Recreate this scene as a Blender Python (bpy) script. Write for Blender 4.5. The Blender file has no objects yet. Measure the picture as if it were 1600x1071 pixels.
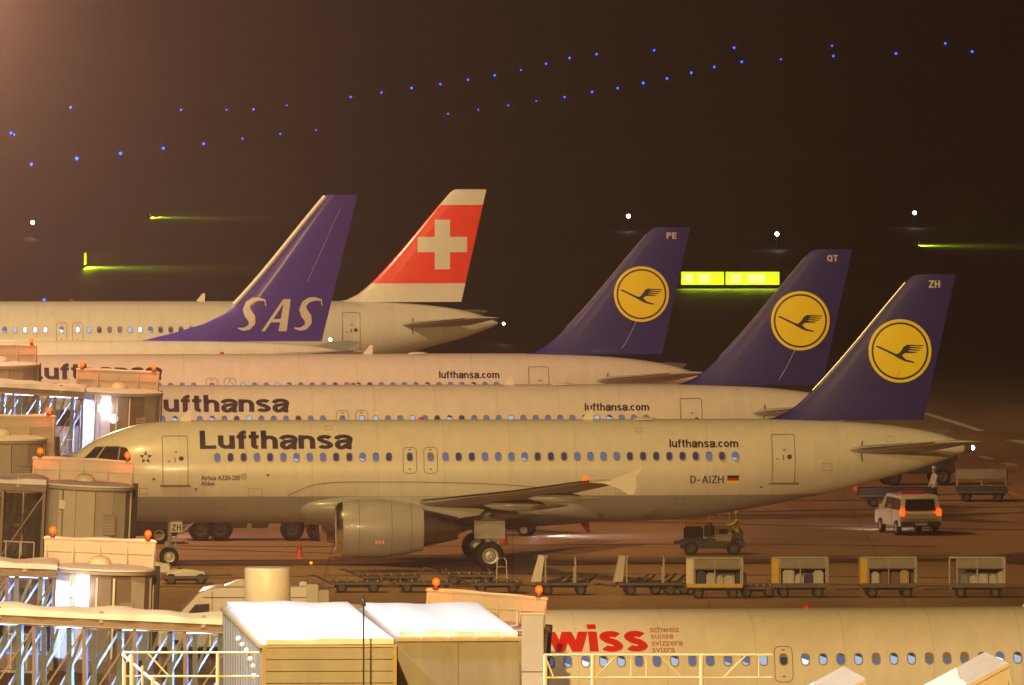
import bpy, bmesh, math, random
from mathutils import Vector, Matrix
random.seed(7)
R = math.radians
SC = bpy.context.scene
C = SC.collection

# ------------------------------------------------------------------ camera
F, CX, YH, H = 21400.0, 800.0, -158.0, 27.0        # focal length in photo pixels, centre column, horizon row, eye height
cam_d = bpy.data.cameras.new('camera'); cam = bpy.data.objects.new('camera', cam_d); C.objects.link(cam)
cam.location = (0, 0, H); cam.rotation_euler = (R(90), 0, 0)
cam_d.sensor_width = 36; cam_d.lens = 36 * F / 1600
cam_d.shift_y = -(535.5 - YH) / 1600
cam_d.clip_start = 5; cam_d.clip_end = 60000
SC.camera = cam
# ------------------------------------------------------------------ night sky
w = bpy.data.worlds.new('World'); SC.world = w; w.use_nodes = True
nt = w.node_tree; bg = nt.nodes['Background']
sky = nt.nodes.new('ShaderNodeTexSky'); sky.sky_type = 'NISHITA'; sky.sun_disc = False
sky.sun_elevation = R(-6); sky.sun_rotation = R(200)
mix = nt.nodes.new('ShaderNodeMix'); mix.data_type = 'RGBA'; mix.inputs[0].default_value = 0.9
mix.inputs[7].default_value = (0.115, 0.055, 0.022, 1)        # low cloud lit by the town and the apron
nt.links.new(sky.outputs[0], mix.inputs[6]); nt.links.new(mix.outputs[2], bg.inputs[0])
bg.inputs[1].default_value = 0.09
# ------------------------------------------------------------------ exposure
vs = SC.view_settings; vs.view_transform = 'Standard'; vs.look = 'None'; vs.exposure = 0; vs.gamma = 1
cy = SC.cycles
cy.use_denoising = True; cy.max_bounces = 5; cy.diffuse_bounces = 2; cy.glossy_bounces = 3; cy.transmission_bounces = 4
cy.transparent_max_bounces = 12; cy.volume_bounces = 0; cy.use_light_tree = True; cy.sample_clamp_indirect = 3
cy.caustics_reflective = False; cy.caustics_refractive = False

def link(o, parent=None):
    C.objects.link(o)
    if parent is not None: o.parent = parent
    return o
# ------------------------------------------------------------------ floodlight masts of the apron (out of frame)
SOD = (1.0, 0.61, 0.18)
PINK = (1.0, 0.52, 0.26)
def flood(loc, aim, watts, col=SOD, size=70, rad=0.8, blend=0.6):
    l = bpy.data.lights.new('floodlight', 'SPOT'); l.energy = watts; l.color = col
    l.spot_size = R(size); l.spot_blend = blend; l.shadow_soft_size = rad
    o = bpy.data.objects.new('floodlight', l); o.location = loc
    o.rotation_euler = (Vector(aim) - Vector(loc)).to_track_quat('-Z', 'Y').to_euler()
    C.objects.link(o); return o
flood((-28, 524, 50), (4, 556, 0), 74000, size=100, blend=1)
flood((-36, 566, 48), (-10, 594, 2), 78000, PINK, size=90, blend=1)
flood((-42, 606, 48), (-14, 634, 2), 108000, PINK, size=90, blend=1)
flood((-48, 660, 46), (-18, 705, 3), 205000, (1, .66, .30), size=90, blend=1)
flood((-11, 255, 46), (8, 402, 3), 920000, size=40)
flood((-33, 356, 48), (-22, 436, 4), 250000, (1, 0.68, 0.36), size=56)
flood((-19, 364, 24), (-4, 372, 7), 52000, (0.95, 0.95, 1.0), size=70)
flood((-120, 190, 60), (-6, 535, 0), 550000, size=22, blend=1)
flood((-33.4, 800, 24.5), (-40, 500, 14), 500000, (1, .49, .30), size=18, rad=1.2, blend=.5)   # far mast facing this way: its glow hangs in the air at the upper left

def px(x, y, h=None, d=None):
    """photo pixel + height above ground (or depth) -> point of the place"""
    if d is None: d = F * (H - h) / (y - YH)
    return Vector(((x - CX) * d / F, d, H - (y - YH) * d / F))
def gnd(x, y): return px(x, y, 0.0)
# ------------------------------------------------------------------ materials
MATS = {}
def mat(name, col, rough=0.5, metal=0.0, emit=None, es=0.0, var=0.0, vscale=3.0, bump=0.0, bscale=20.0, coat=0.0, stretch=None):
    if name in MATS: return MATS[name]
    m = bpy.data.materials.new(name); m.use_nodes = True
    n = m.node_tree.nodes; L = m.node_tree.links; b = n['Principled BSDF']
    b.inputs['Base Color'].default_value = (*col, 1); b.inputs['Roughness'].default_value = rough
    b.inputs['Metallic'].default_value = metal
    if coat: b.inputs['Coat Weight'].default_value = coat; b.inputs['Coat Roughness'].default_value = 0.12
    if emit: b.inputs['Emission Color'].default_value = (*emit, 1); b.inputs['Emission Strength'].default_value = es
    tc = n.new('ShaderNodeTexCoord'); mp = n.new('ShaderNodeMapping'); L.new(tc.outputs['Object'], mp.inputs[0])
    if stretch: mp.inputs['Scale'].default_value = stretch
    if var:
        no = n.new('ShaderNodeTexNoise'); no.inputs['Scale'].default_value = vscale; no.inputs['Detail'].default_value = 6
        no.inputs['Roughness'].default_value = 0.65
        L.new(mp.outputs[0], no.inputs['Vector'])
        rp = n.new('ShaderNodeValToRGB')
        rp.color_ramp.elements[0].position = 0.3; rp.color_ramp.elements[1].position = 0.7
        rp.color_ramp.elements[0].color = (*[c * (1 - var) for c in col], 1)
        rp.color_ramp.elements[1].color = (*[min(1, c * (1 + var)) for c in col], 1)
        L.new(no.outputs['Fac'], rp.inputs[0]); L.new(rp.outputs[0], b.inputs['Base Color'])
    if bump:
        n2 = n.new('ShaderNodeTexNoise'); n2.inputs['Scale'].default_value = bscale; n2.inputs['Detail'].default_value = 4
        L.new(mp.outputs[0], n2.inputs['Vector'])
        bp = n.new('ShaderNodeBump'); bp.inputs['Strength'].default_value = bump; bp.inputs['Distance'].default_value = 0.02
        L.new(n2.outputs['Fac'], bp.inputs['Height']); L.new(bp.outputs[0], b.inputs['Normal'])
    MATS[name] = m; return m
def glow(name, col, s):
    return mat(name, tuple(min(1, c) for c in col), 0.6, emit=col, es=s)
def glass_mat(name, tint, reflect=0.06):
    if name in MATS: return MATS[name]
    m = bpy.data.materials.new(name); m.use_nodes = True; n = m.node_tree.nodes; L = m.node_tree.links
    n.remove(n['Principled BSDF'])
    t = n.new('ShaderNodeBsdfTransparent'); t.inputs[0].default_value = (*tint, 1)
    g = n.new('ShaderNodeBsdfGlossy'); g.inputs['Roughness'].default_value = 0.05
    fr = n.new('ShaderNodeFresnel'); fr.inputs[0].default_value = 1.45
    mx = n.new('ShaderNodeMixShader'); L.new(fr.outputs[0], mx.inputs[0]); L.new(t.outputs[0], mx.inputs[1]); L.new(g.outputs[0], mx.inputs[2])
    L.new(mx.outputs[0], n['Material Output'].inputs[0]); MATS[name] = m; return m
def fuselage_mat(name, up, low, zsplit, rough=0.32):
    """white paint above a painted split line, grey belly below, with faint streaks and seams"""
    m = bpy.data.materials.new(name); m.use_nodes = True; n = m.node_tree.nodes; L = m.node_tree.links; b = n['Principled BSDF']
    b.inputs['Roughness'].default_value = rough; b.inputs['Coat Weight'].default_value = 0.25; b.inputs['Coat Roughness'].default_value = 0.15
    tc = n.new('ShaderNodeTexCoord'); sp = n.new('ShaderNodeSeparateXYZ'); L.new(tc.outputs['Object'], sp.inputs[0])
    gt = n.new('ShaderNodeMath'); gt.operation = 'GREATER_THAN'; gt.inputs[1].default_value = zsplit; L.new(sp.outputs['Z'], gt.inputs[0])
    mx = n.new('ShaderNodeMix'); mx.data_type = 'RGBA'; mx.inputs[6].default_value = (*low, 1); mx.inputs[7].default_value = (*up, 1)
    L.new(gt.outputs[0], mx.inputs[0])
    mp = n.new('ShaderNodeMapping'); mp.inputs['Scale'].default_value = (1.6, 1, 0.35); L.new(tc.outputs['Object'], mp.inputs[0])
    no = n.new('ShaderNodeTexNoise'); no.inputs['Scale'].default_value = 1.6; no.inputs['Detail'].default_value = 8; no.inputs['Roughness'].default_value = 0.7
    L.new(mp.outputs[0], no.inputs['Vector'])
    rp = n.new('ShaderNodeMapRange'); rp.inputs[1].default_value = 0.3; rp.inputs[2].default_value = 0.7; rp.inputs[3].default_value = 0.90; rp.inputs[4].default_value = 1.04
    L.new(no.outputs['Fac'], rp.inputs[0])
    # circumferential skin joints every few frames, a few millimetres wide
    fr = n.new('ShaderNodeMath'); fr.operation = 'MULTIPLY'; fr.inputs[1].default_value = 1 / 2.67; L.new(sp.outputs['X'], fr.inputs[0])
    f2 = n.new('ShaderNodeMath'); f2.operation = 'FRACT'; L.new(fr.outputs[0], f2.inputs[0])
    f3 = n.new('ShaderNodeMath'); f3.operation = 'GREATER_THAN'; f3.inputs[1].default_value = 0.012; L.new(f2.outputs[0], f3.inputs[0])
    f4 = n.new('ShaderNodeMapRange'); f4.inputs[3].default_value = 0.84; f4.inputs[4].default_value = 1.0; L.new(f3.outputs[0], f4.inputs[0])
    mu = n.new('ShaderNodeMath'); mu.operation = 'MULTIPLY'; L.new(rp.outputs[0], mu.inputs[0]); L.new(f4.outputs[0], mu.inputs[1])
    vm = n.new('ShaderNodeVectorMath'); vm.operation = 'SCALE'; L.new(mx.outputs[2], vm.inputs[0]); L.new(mu.outputs[0], vm.inputs['Scale'])
    L.new(vm.outputs[0], b.inputs['Base Color']); return m
# ------------------------------------------------------------------ mesh builder
class MB:
    def __init__(s): s.v = []; s.f = []; s.m = []
    def add(s, vs, fs, mi=0):
        o = len(s.v); s.v += [tuple(v) for v in vs]
        for f in fs: s.f.append([i + o for i in f]); s.m.append(mi)
        return s
    def box(s, x0, x1, y0, y1, z0, z1, mi=0):
        vs = [(x0,y0,z0),(x1,y0,z0),(x1,y1,z0),(x0,y1,z0),(x0,y0,z1),(x1,y0,z1),(x1,y1,z1),(x0,y1,z1)]
        return s.add(vs, [(0,3,2,1),(4,5,6,7),(0,1,5,4),(1,2,6,5),(2,3,7,6),(3,0,4,7)], mi)
    def bbox(s, x0, x1, y0, y1, z0, z1, b=0.02, mi=0):
        """box with its twelve edges chamfered"""
        bm = bmesh.new(); bmesh.ops.create_cube(bm, size=1)
        for v in bm.verts: v.co = Vector(((x0+x1)/2 + v.co.x*(x1-x0), (y0+y1)/2 + v.co.y*(y1-y0), (z0+z1)/2 + v.co.z*(z1-z0)))
        bmesh.ops.bevel(bm, geom=bm.edges[:], offset=b, segments=2, affect='EDGES', clamp_overlap=True)
        bm.verts.index_update()
        s.add([v.co for v in bm.verts], [[v.index for v in f.verts] for f in bm.faces], mi); bm.free(); return s
    def bar(s, p0, p1, w, t=None, mi=0, up=(0,0,1)):
        t = t or w; p0 = Vector(p0); p1 = Vector(p1); d = (p1-p0).normalized(); u = Vector(up)
        if abs(d.dot(u)) > 0.98: u = Vector((0,1,0))
        a = d.cross(u).normalized() * w/2; b = a.cross(d).normalized() * t/2
        vs = [p0-a-b, p0+a-b, p0+a+b, p0-a+b, p1-a-b, p1+a-b, p1+a+b, p1-a+b]
        return s.add(vs, [(0,1,2,3),(7,6,5,4),(0,4,5,1),(1,5,6,2),(2,6,7,3),(3,7,4,0)], mi)
    def tube(s, pts, r, n=8, mi=0, cap=True):
        pts = [Vector(p) for p in pts]; rs = r if isinstance(r, (list, tuple)) else [r]*len(pts)
        rings = []; ref = None
        for i, p in enumerate(pts):
            d = (pts[min(i+1, len(pts)-1)] - pts[max(i-1, 0)]).normalized()
            if ref is None or abs(d.dot(ref)) > 0.95: ref = Vector((0,0,1)) if abs(d.z) < 0.9 else Vector((1,0,0))
            a = d.cross(ref).normalized(); b = a.cross(d)
            rings.append([p + (a*math.cos(k*2*math.pi/n) + b*math.sin(k*2*math.pi/n))*rs[i] for k in range(n)])
        vs = [q for r_ in rings for q in r_]; fs = []
        for i in range(len(pts)-1):
            for k in range(n): fs.append((i*n+k, i*n+(k+1)%n, (i+1)*n+(k+1)%n, (i+1)*n+k))
        if cap: fs.append(list(range(n))[::-1]); fs.append([(len(pts)-1)*n+k for k in range(n)])
        return s.add(vs, fs, mi)
    def lathe(s, prof, axis='z', c=(0,0,0), n=24, mi=0):
        vs = []; fs = []; m = len(prof)
        for k in range(n):
            a = 2*math.pi*k/n; ca, sa = math.cos(a), math.sin(a)
            for (t, r) in prof:
                if axis == 'x': p = (t, r*ca, r*sa)
                elif axis == 'y': p = (r*ca, t, r*sa)
                else: p = (r*ca, r*sa, t)
                vs.append((p[0]+c[0], p[1]+c[1], p[2]+c[2]))
        for k in range(n):
            k2 = (k+1) % n
            for j in range(m-1): fs.append((k*m+j, k2*m+j, k2*m+j+1, k*m+j+1))
        return s.add(vs, fs, mi)
    def prism(s, poly, y0, y1, mi=0, plane='xz'):
        n = len(poly)
        f = {'xz': lambda p, t: (p[0], t, p[1]), 'xy': lambda p, t: (p[0], p[1], t), 'yz': lambda p, t: (t, p[0], p[1])}[plane]
        vs = [f(p, y0) for p in poly] + [f(p, y1) for p in poly]
        fs = [list(range(n)), list(range(n, 2*n))[::-1]] + [(i, n+i, n+(i+1)%n, (i+1)%n) for i in range(n)]
        return s.add(vs, fs, mi)
    def ball(s, c, r, mi=0, n=10, sz=1.0):
        pr = [(-r*sz*math.cos(math.pi*i/8), max(0.0005, r*math.sin(math.pi*i/8))) for i in range(9)]
        return s.lathe(pr, 'z', c, n, mi)
    def mesh(s, name, mats, smooth=False, merge=False):
        me = bpy.data.meshes.new(name); me.from_pydata(s.v, [], s.f)
        mats = mats if isinstance(mats, (list, tuple)) else [mats]
        for m in mats: me.materials.append(m)
        if len(mats) > 1: me.polygons.foreach_set('material_index', s.m)
        bm = bmesh.new(); bm.from_mesh(me)
        if merge: bmesh.ops.remove_doubles(bm, verts=bm.verts, dist=1e-4)
        bmesh.ops.recalc_face_normals(bm, faces=bm.faces); bm.to_mesh(me); bm.free()
        if smooth:
            me.polygons.foreach_set('use_smooth', [True]*len(me.polygons))
            try: me.set_sharp_from_angle(angle=R(smooth if smooth is not True else 40))
            except Exception: pass
        me.update(); return me
    def build(s, name, mats, parent=None, smooth=False, loc=None, merge=False):
        o = bpy.data.objects.new(name, s.mesh(name, mats, smooth, merge)); link(o, parent)
        if loc is not None: o.location = loc
        return o
def tag(o, label, cat, group=None, kind=None):
    if label: o['label'] = label
    if cat: o['category'] = cat
    if group: o['group'] = group
    if kind: o['kind'] = kind
    return o
def thing(name, label, cat, loc=(0,0,0), rz=0.0, group=None):
    o = bpy.data.objects.new(name, None); o.location = loc; o.rotation_euler = (0,0,rz); o.empty_display_size = 0.3
    link(o); return tag(o, label, cat, group)
def inst(name, me, parent, loc=(0,0,0), rot=(0,0,0), scale=None):
    o = bpy.data.objects.new(name, me); o.location = loc; o.rotation_euler = rot
    if scale: o.scale = scale
    return link(o, parent)
def copy_tree(o, parent=None):
    c = o.copy(); C.objects.link(c)
    if parent is not None: c.parent = parent
    for ch in [x for x in bpy.data.objects if x.parent == o]: copy_tree(ch, c)
    return c
def structure(name, mb, m):
    o = mb.build(name, m); o['kind'] = 'structure'; return o
def pchip(xs, ys):
    n = len(xs); h = [xs[i+1]-xs[i] for i in range(n-1)]; d = [(ys[i+1]-ys[i])/h[i] for i in range(n-1)]
    m = [0.0]*n; m[0] = d[0]; m[-1] = d[-1]
    for i in range(1, n-1):
        if d[i-1]*d[i] > 0:
            w1 = 2*h[i]+h[i-1]; w2 = h[i]+2*h[i-1]; m[i] = (w1+w2)/(w1/d[i-1]+w2/d[i])
    def f(x):
        if x <= xs[0]: return ys[0]
        if x >= xs[-1]: return ys[-1]
        i = max(j for j in range(n-1) if xs[j] <= x); t = (x-xs[i])/h[i]
        return ((1+2*t)*(1-t)**2*ys[i] + t*(1-t)**2*h[i]*m[i] + t*t*(3-2*t)*ys[i+1] + t*t*(t-1)*h[i]*m[i+1])
    return f
def text_flat(txt, bold=0.02, space=1.0, shear=0.0):
    cu = bpy.data.curves.new('lettering', 'FONT'); cu.body = txt; cu.offset = bold; cu.space_character = space; cu.shear = shear
    cu.resolution_u = 4
    o = bpy.data.objects.new('lettering', cu); C.objects.link(o)
    dg = bpy.context.evaluated_depsgraph_get(); me = bpy.data.meshes.new_from_object(o.evaluated_get(dg))
    bpy.data.objects.remove(o); bpy.data.curves.remove(cu)
    bm = bmesh.new(); bm.from_mesh(me); bpy.data.meshes.remove(me)
    return bm
def wrap(bm, box, proj, name, m, parent, cut=0.12, cutx=None, fit=True):
    """flat print: fit a flat bmesh (in x,y) to box=(x0,x1,z0,z1) and lay it on a curved skin y = proj(x,z)"""
    x0, x1, z0, z1 = box
    if fit:
        ax = min(v.co.x for v in bm.verts); bx = max(v.co.x for v in bm.verts)
        ay = min(v.co.y for v in bm.verts); by = max(v.co.y for v in bm.verts)
        for v in bm.verts: v.co = Vector((x0+(v.co.x-ax)/(bx-ax)*(x1-x0), v.co.z, z0+(v.co.y-ay)/(by-ay)*(z1-z0)))
    else:
        for v in bm.verts: v.co = Vector((v.co.x, v.co.z, v.co.y))
    def slice_(axis, a, b, st):
        k = a + st
        while k < b:
            co = (0,0,k) if axis == 2 else (k,0,0); no = (0,0,1) if axis == 2 else (1,0,0)
            bmesh.ops.bisect_plane(bm, geom=bm.verts[:]+bm.edges[:]+bm.faces[:], plane_co=co, plane_no=no); k += st
    slice_(2, z0, z1, cut)
    if cutx: slice_(0, x0, x1, cutx)
    bmesh.ops.remove_doubles(bm, verts=bm.verts, dist=2e-4)
    bmesh.ops.triangulate(bm, faces=bm.faces)
    for v in bm.verts: v.co.y = proj(v.co.x, v.co.z)-v.co.y
    me = bpy.data.meshes.new(name); bm.to_mesh(me); bm.free(); me.materials.append(m)
    return inst(name, me, parent)
def poly_bm(polys):
    bm = bmesh.new()
    for p in polys: bm.faces.new([bm.verts.new((q[0], q[1], 0)) for q in p])
    return bm
def ell(cx, cy, rx, ry, a0, a1, n=9): return [(cx+rx*math.cos(R(a0+(a1-a0)*k/n)), cy+ry*math.sin(R(a0+(a1-a0)*k/n))) for k in range(n+1)]
def glyph(ch, t):
    """centre lines of a plain grotesque letter (cap height 1): width, strokes"""
    h, xh = t/2, .74
    def arch(x0, x1): return [(x0, .30)]+ell((x0+x1)/2, xh-.30, (x1-x0)/2, .30-h, 180, 0)+[(x1, 0)]
    if ch == 'L': return .60, [[(h,0),(h,1)], [(h*2,h),(.60,h)]]
    if ch == 'l': return t, [[(h,0),(h,1)]]
    if ch == 'n': return .62, [[(h,0),(h,xh)], arch(h, .62-h)]
    if ch == 'h': return .62, [[(h,0),(h,1)], arch(h, .62-h)]
    if ch == 'm': return .98, [[(h,0),(h,xh)], arch(h, .49), arch(.49, .98-h)]
    if ch == 'u': return .62, [[(.62-h,0),(.62-h,xh)], [(h,xh)]+ell(.31, .30, .31-h, .30-h, 180, 360)]
    if ch == 'f': return .38, [[(.17,0),(.17,.76)]+ell(.17+.20, .78, .20, .22-h*.8, 180, 95), [(0,xh-h*.75),(.36,xh-h*.75)]]
    if ch == 't': return .38, [[(.18,.95),(.18,.22)]+ell(.18+.17, .20, .17, .20-h*.8, 180, 265), [(0,xh-h*.75),(.37,xh-h*.75)]]
    if ch == 'a': return .62, [[(.06,.52)]+ell(.32, .52, .25, .22-h*.6, 165, 0)+[(.57-h,.0)], [(.57-h,.44),(.34,.41)]+ell(.24, .22, .24-h, .205-h*.3, 80, 300, 12)+[(.57-h,.22)], [(.57-h,.06),(.62,.05)]]
    if ch == 's': return .58, [ell(.29, xh-.20, .29-h*.9, .20-h*.8, 20, 200, 9)+[(.20,.42),(.38,.335)]+ell(.29, .20, .29-h*.9, .20-h*.8, 20, -160, 9)]
    if ch == 'c': return .58, [ell(.31, xh/2, .31-h, xh/2-h, 42, 318, 16)]
    if ch == 'o': return .64, [ell(.32, xh/2, .32-h, xh/2-h, 0, 360, 22)]
    if ch == 'i': return t, [[(h,0),(h,xh)], [(h,xh+.09),(h,1.0)]]
    if ch == 'w': return .98, [[(.07,xh),(.27,0)], [(.27,0),(.49,xh)], [(.49,xh),(.71,0)], [(.71,0),(.91,xh)]]
    if ch == '.': return t, [[(h,0),(h,t)]]
    if ch == 'Z': return .6, [[(0,1-h),(.6,1-h)], [(.53,1-h),(.07,h)], [(0,h),(.6,h)]]
    if ch == 'H': return .64, [[(h,0),(h,1)], [(.64-h,0),(.64-h,1)], [(h,.52),(.64-h,.52)]]
    if ch == 'P': return .6, [[(h,0),(h,1)], [(h,1-h),(.36,1-h)]+ell(.36, .73, .24-h, .27-h, 90, -90, 8)+[(h,.46+h)]]
    if ch == 'E': return .56, [[(h,0),(h,1)], [(h,1-h),(.56,1-h)], [(h,.52),(.52,.52)], [(h,h),(.56,h)]]
    if ch == 'Q': return .74, [ell(.37, .5, .37-h, .5-h, 0, 360, 22), [(.42,.28),(.72,.0)]]
    if ch == 'T': return .6, [[(.3,0),(.3,1)], [(0,1-h),(.6,1-h)]]
    if ch == 'D': return .64, [[(h,0),(h,1)], [(h,1-h),(.30,1-h)]+ell(.30, .5, .34-h, .5-h, 90, -90, 10)+[(h,h)]]
    if ch == 'A': return .7, [[(.06,0),(.35,1)], [(.35,1),(.64,0)], [(.15,.30),(.55,.30)]]
    if ch == 'I': return t, [[(h,0),(h,1)]]
    if ch == '-': return .42, [[(.03,.42),(.39,.42)]]
    return .3, []
def letters(txt, t=.2, gap=.075, slant=0.0):
    bm = bmesh.new(); x = 0; lay = 0
    for ch in txt:
        w_, strokes = glyph(ch, t)
        for st in strokes:
            lay = (lay+1) % 3; zl = .0022*lay; L_, R_ = [], []; closed = len(st) > 15 and (Vector(st[0])-Vector(st[-1])).length < 1e-4
            for i, p in enumerate(st):
                a = st[i-1] if i else (st[-2] if closed else st[0]); b = st[i+1] if i < len(st)-1 else (st[1] if closed else st[-1])
                dx, dz = b[0]-a[0], b[1]-a[1]; n = math.hypot(dx, dz) or 1; th = t*(.92+.08*abs(dz)/n) if ch not in 'w' else t*1.08
                if ch == 'w': L_.append((p[0]-th/2, p[1])); R_.append((p[0]+th/2, p[1]))
                else: L_.append((p[0]-dz/n*th/2, p[1]+dx/n*th/2)); R_.append((p[0]+dz/n*th/2, p[1]-dx/n*th/2))
            for i in range(len(st)-1):
                bm.faces.new([bm.verts.new((x+q[0]+slant*q[1], q[1], zl)) for q in (L_[i], L_[i+1], R_[i+1], R_[i])])
        x += w_+gap
    return bm
def rrect(cx, cz, w, h, r, n=4):
    out = []
    for (sx, sz, a0) in ((1,1,0),(-1,1,90),(-1,-1,180),(1,-1,270)):
        for k in range(n+1):
            a = R(a0+90*k/n); out.append((cx+sx*(w/2-r)+r*math.cos(a), cz+sz*(h/2-r)+r*math.sin(a)))
    return out
# ------------------------------------------------------------------ shared materials
M = dict(
 white=fuselage_mat('white_aircraft_paint', (0.74,0.73,0.70), (0.34,0.345,0.36), 2.88),
 white_all=fuselage_mat('white_airliner_paint', (0.76,0.73,0.68), (0.76,0.73,0.68), -5),
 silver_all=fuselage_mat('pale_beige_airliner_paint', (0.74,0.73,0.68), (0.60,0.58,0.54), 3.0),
 navy=mat('navy_tail_paint', (0.004,0.001,0.21), 0.5, coat=0.1, var=0.10, vscale=1.2),
 purple=mat('deep_blue_tail_paint', (0.034,0.006,0.46), 0.5, coat=0.1, var=0.1, vscale=1.2),
 red=mat('red_tail_paint', (0.92,0.04,0.012), 0.45, coat=0.2, var=0.06, vscale=1.5),
 redtxt=mat('red_lettering', (0.62,0.02,0.012), 0.4),
 brick=mat('faded_red_lettering', (0.42,0.09,0.05), 0.5),
 yellow=mat('yellow_emblem_paint', (1.0,0.80,0.006), 0.45, coat=0.05, var=0.05, vscale=1.5),
 emblem=mat('emblem_navy', (0.022,0.016,0.07), 0.4),
 ink=mat('dark_navy_lettering', (0.028,0.018,0.055), 0.4),
 paleink=mat('pale_lettering', (0.62,0.58,0.52), 0.5),
 whitepaint=mat('plain_white_paint', (0.78,0.76,0.72), 0.4, var=0.05),
 grey=mat('grey_aircraft_paint', (0.40,0.40,0.41), 0.38, coat=0.15, var=0.10, vscale=1.4),
 wing=mat('wing_grey_paint', (0.42,0.42,0.43), 0.36, var=0.10, vscale=0.8),
 metal=mat('bare_bright_metal', (0.72,0.70,0.67), 0.22, 1.0, var=0.05),
 hot=mat('dark_exhaust_metal', (0.20,0.17,0.14), 0.38, 1.0, var=0.25),
 black=mat('black_rubber', (0.018,0.017,0.017), 0.75, var=0.2),
 dark=mat('dark_void', (0.01,0.01,0.012), 0.6),
 rim=mat('wheel_rim_grey', (0.45,0.44,0.42), 0.4, 0.3),
 seam=mat('dark_panel_seam', (0.13,0.105,0.085), 0.6),
 frame=mat('window_surround_metal', (0.33,0.29,0.27), 0.4, 0.3),
 cockpit=mat('dark_cockpit_glass', (0.03,0.022,0.02), 0.08, coat=0.5),
 p0=mat('faint_glow_cabin_window', (0.035,0.04,0.10), 0.15, emit=(0.05,0.06,0.18), es=0.25),  # darkest panes, given a faint blue glow of their own
 p1=mat('dim_blue_cabin_window', (0.06,0.09,0.18), 0.15, emit=(0.14,0.24,0.55), es=0.42),
 p2=mat('lit_blue_cabin_window', (0.2,0.25,0.3), 0.2, emit=(0.30,0.50,0.85), es=0.8),
 p3=mat('bright_cabin_window', (0.4,0.4,0.4), 0.2, emit=(0.62,0.80,1.0), es=1.1),
 shade=mat('drawn_window_blind', (0.22,0.20,0.19), 0.6),
 redlamp=glow('red_beacon_glass', (1.0,0.05,0.01), 6), core=glow('beacon_core', (1.0,0.05,0.003), 4),
 amber=glow('amber_lamp_glass', (1.0,0.16,0.006), 5),
 whitelamp=glow('white_lamp_glass', (0.85,0.88,1.0), 30), bluelamp=glow('blue_taxi_lamp_glass', (0.012,0.055,1.0), 12),
 snow=mat('snow', (0.86,0.87,0.90), 0.75, var=0.05, vscale=1.5, bump=0.35, bscale=3.0),
 cream=mat('cream_bridge_cladding', (0.56,0.52,0.45), 0.5, var=0.10, vscale=1.3, bump=0.08, bscale=5),
 tan=mat('tan_bridge_cladding', (0.46,0.40,0.33), 0.5, var=0.10, vscale=1.3),
 boxclad=mat('cream_sheet_cladding', (0.25,0.23,0.19), 0.5, var=0.2, vscale=1.1, bump=0.08, bscale=5, stretch=(1,1,.25)),
 brown=mat('brown_steel_frame', (0.21,0.155,0.12), 0.5, var=0.14, vscale=2),
 bluegrey=mat('pale_inner_steel', (0.52,0.54,0.58), 0.45, var=0.06),
 galv=mat('galvanised_steel', (0.30,0.27,0.23), 0.5, 0.4, var=0.15, vscale=4),
 rail=mat('cream_railing_paint', (0.74,0.67,0.52), 0.5, var=0.08),
 tube=glow('cold_fluorescent_tube', (0.52,0.62,1.0), 12),
 carpet=mat('dark_corridor_floor', (0.07,0.07,0.09), 0.8),
 glass=glass_mat('clear_bridge_glass', (0.80,0.84,0.88)), smoke=glass_mat('smoked_bridge_glass', (0.42,0.38,0.33)),
 kit=mat('dark_ground_equipment_paint', (0.035,0.032,0.045), 0.55, var=0.3, vscale=3),
 steel=mat('worn_dark_steel', (0.10,0.085,0.07), 0.55, 0.3, var=0.3, vscale=4),
 kityellow=mat('yellow_equipment_paint', (0.62,0.40,0.02), 0.5, var=0.12),
 tarp=mat('grey_cart_tarpaulin', (0.30,0.265,0.21), 0.7, var=0.15, bump=0.3, bscale=4),
 van=mat('white_van_paint', (0.72,0.69,0.62), 0.35, coat=0.3, var=0.05),
 orange=mat('orange_cone_plastic', (0.62,0.11,0.02), 0.5), vest=mat('yellow_safety_jacket', (0.62,0.56,0.03), 0.7),
 greenvest=mat('green_safety_vest', (0.25,0.62,0.06), 0.7, emit=(0.2,0.6,0.05), es=0.05),
 cloth=mat('dark_work_trousers', (0.03,0.03,0.045), 0.8), skin=mat('skin', (0.45,0.26,0.18), 0.6), hair=mat('dark_hair', (0.03,0.02,0.015), 0.7),
 signface=glow('lit_yellow_sign_face', (0.66,0.86,0.015), 1.5), signtxt=glow('pale_sign_glyphs', (1.0,1.0,0.25), 1.35),
)
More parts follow.
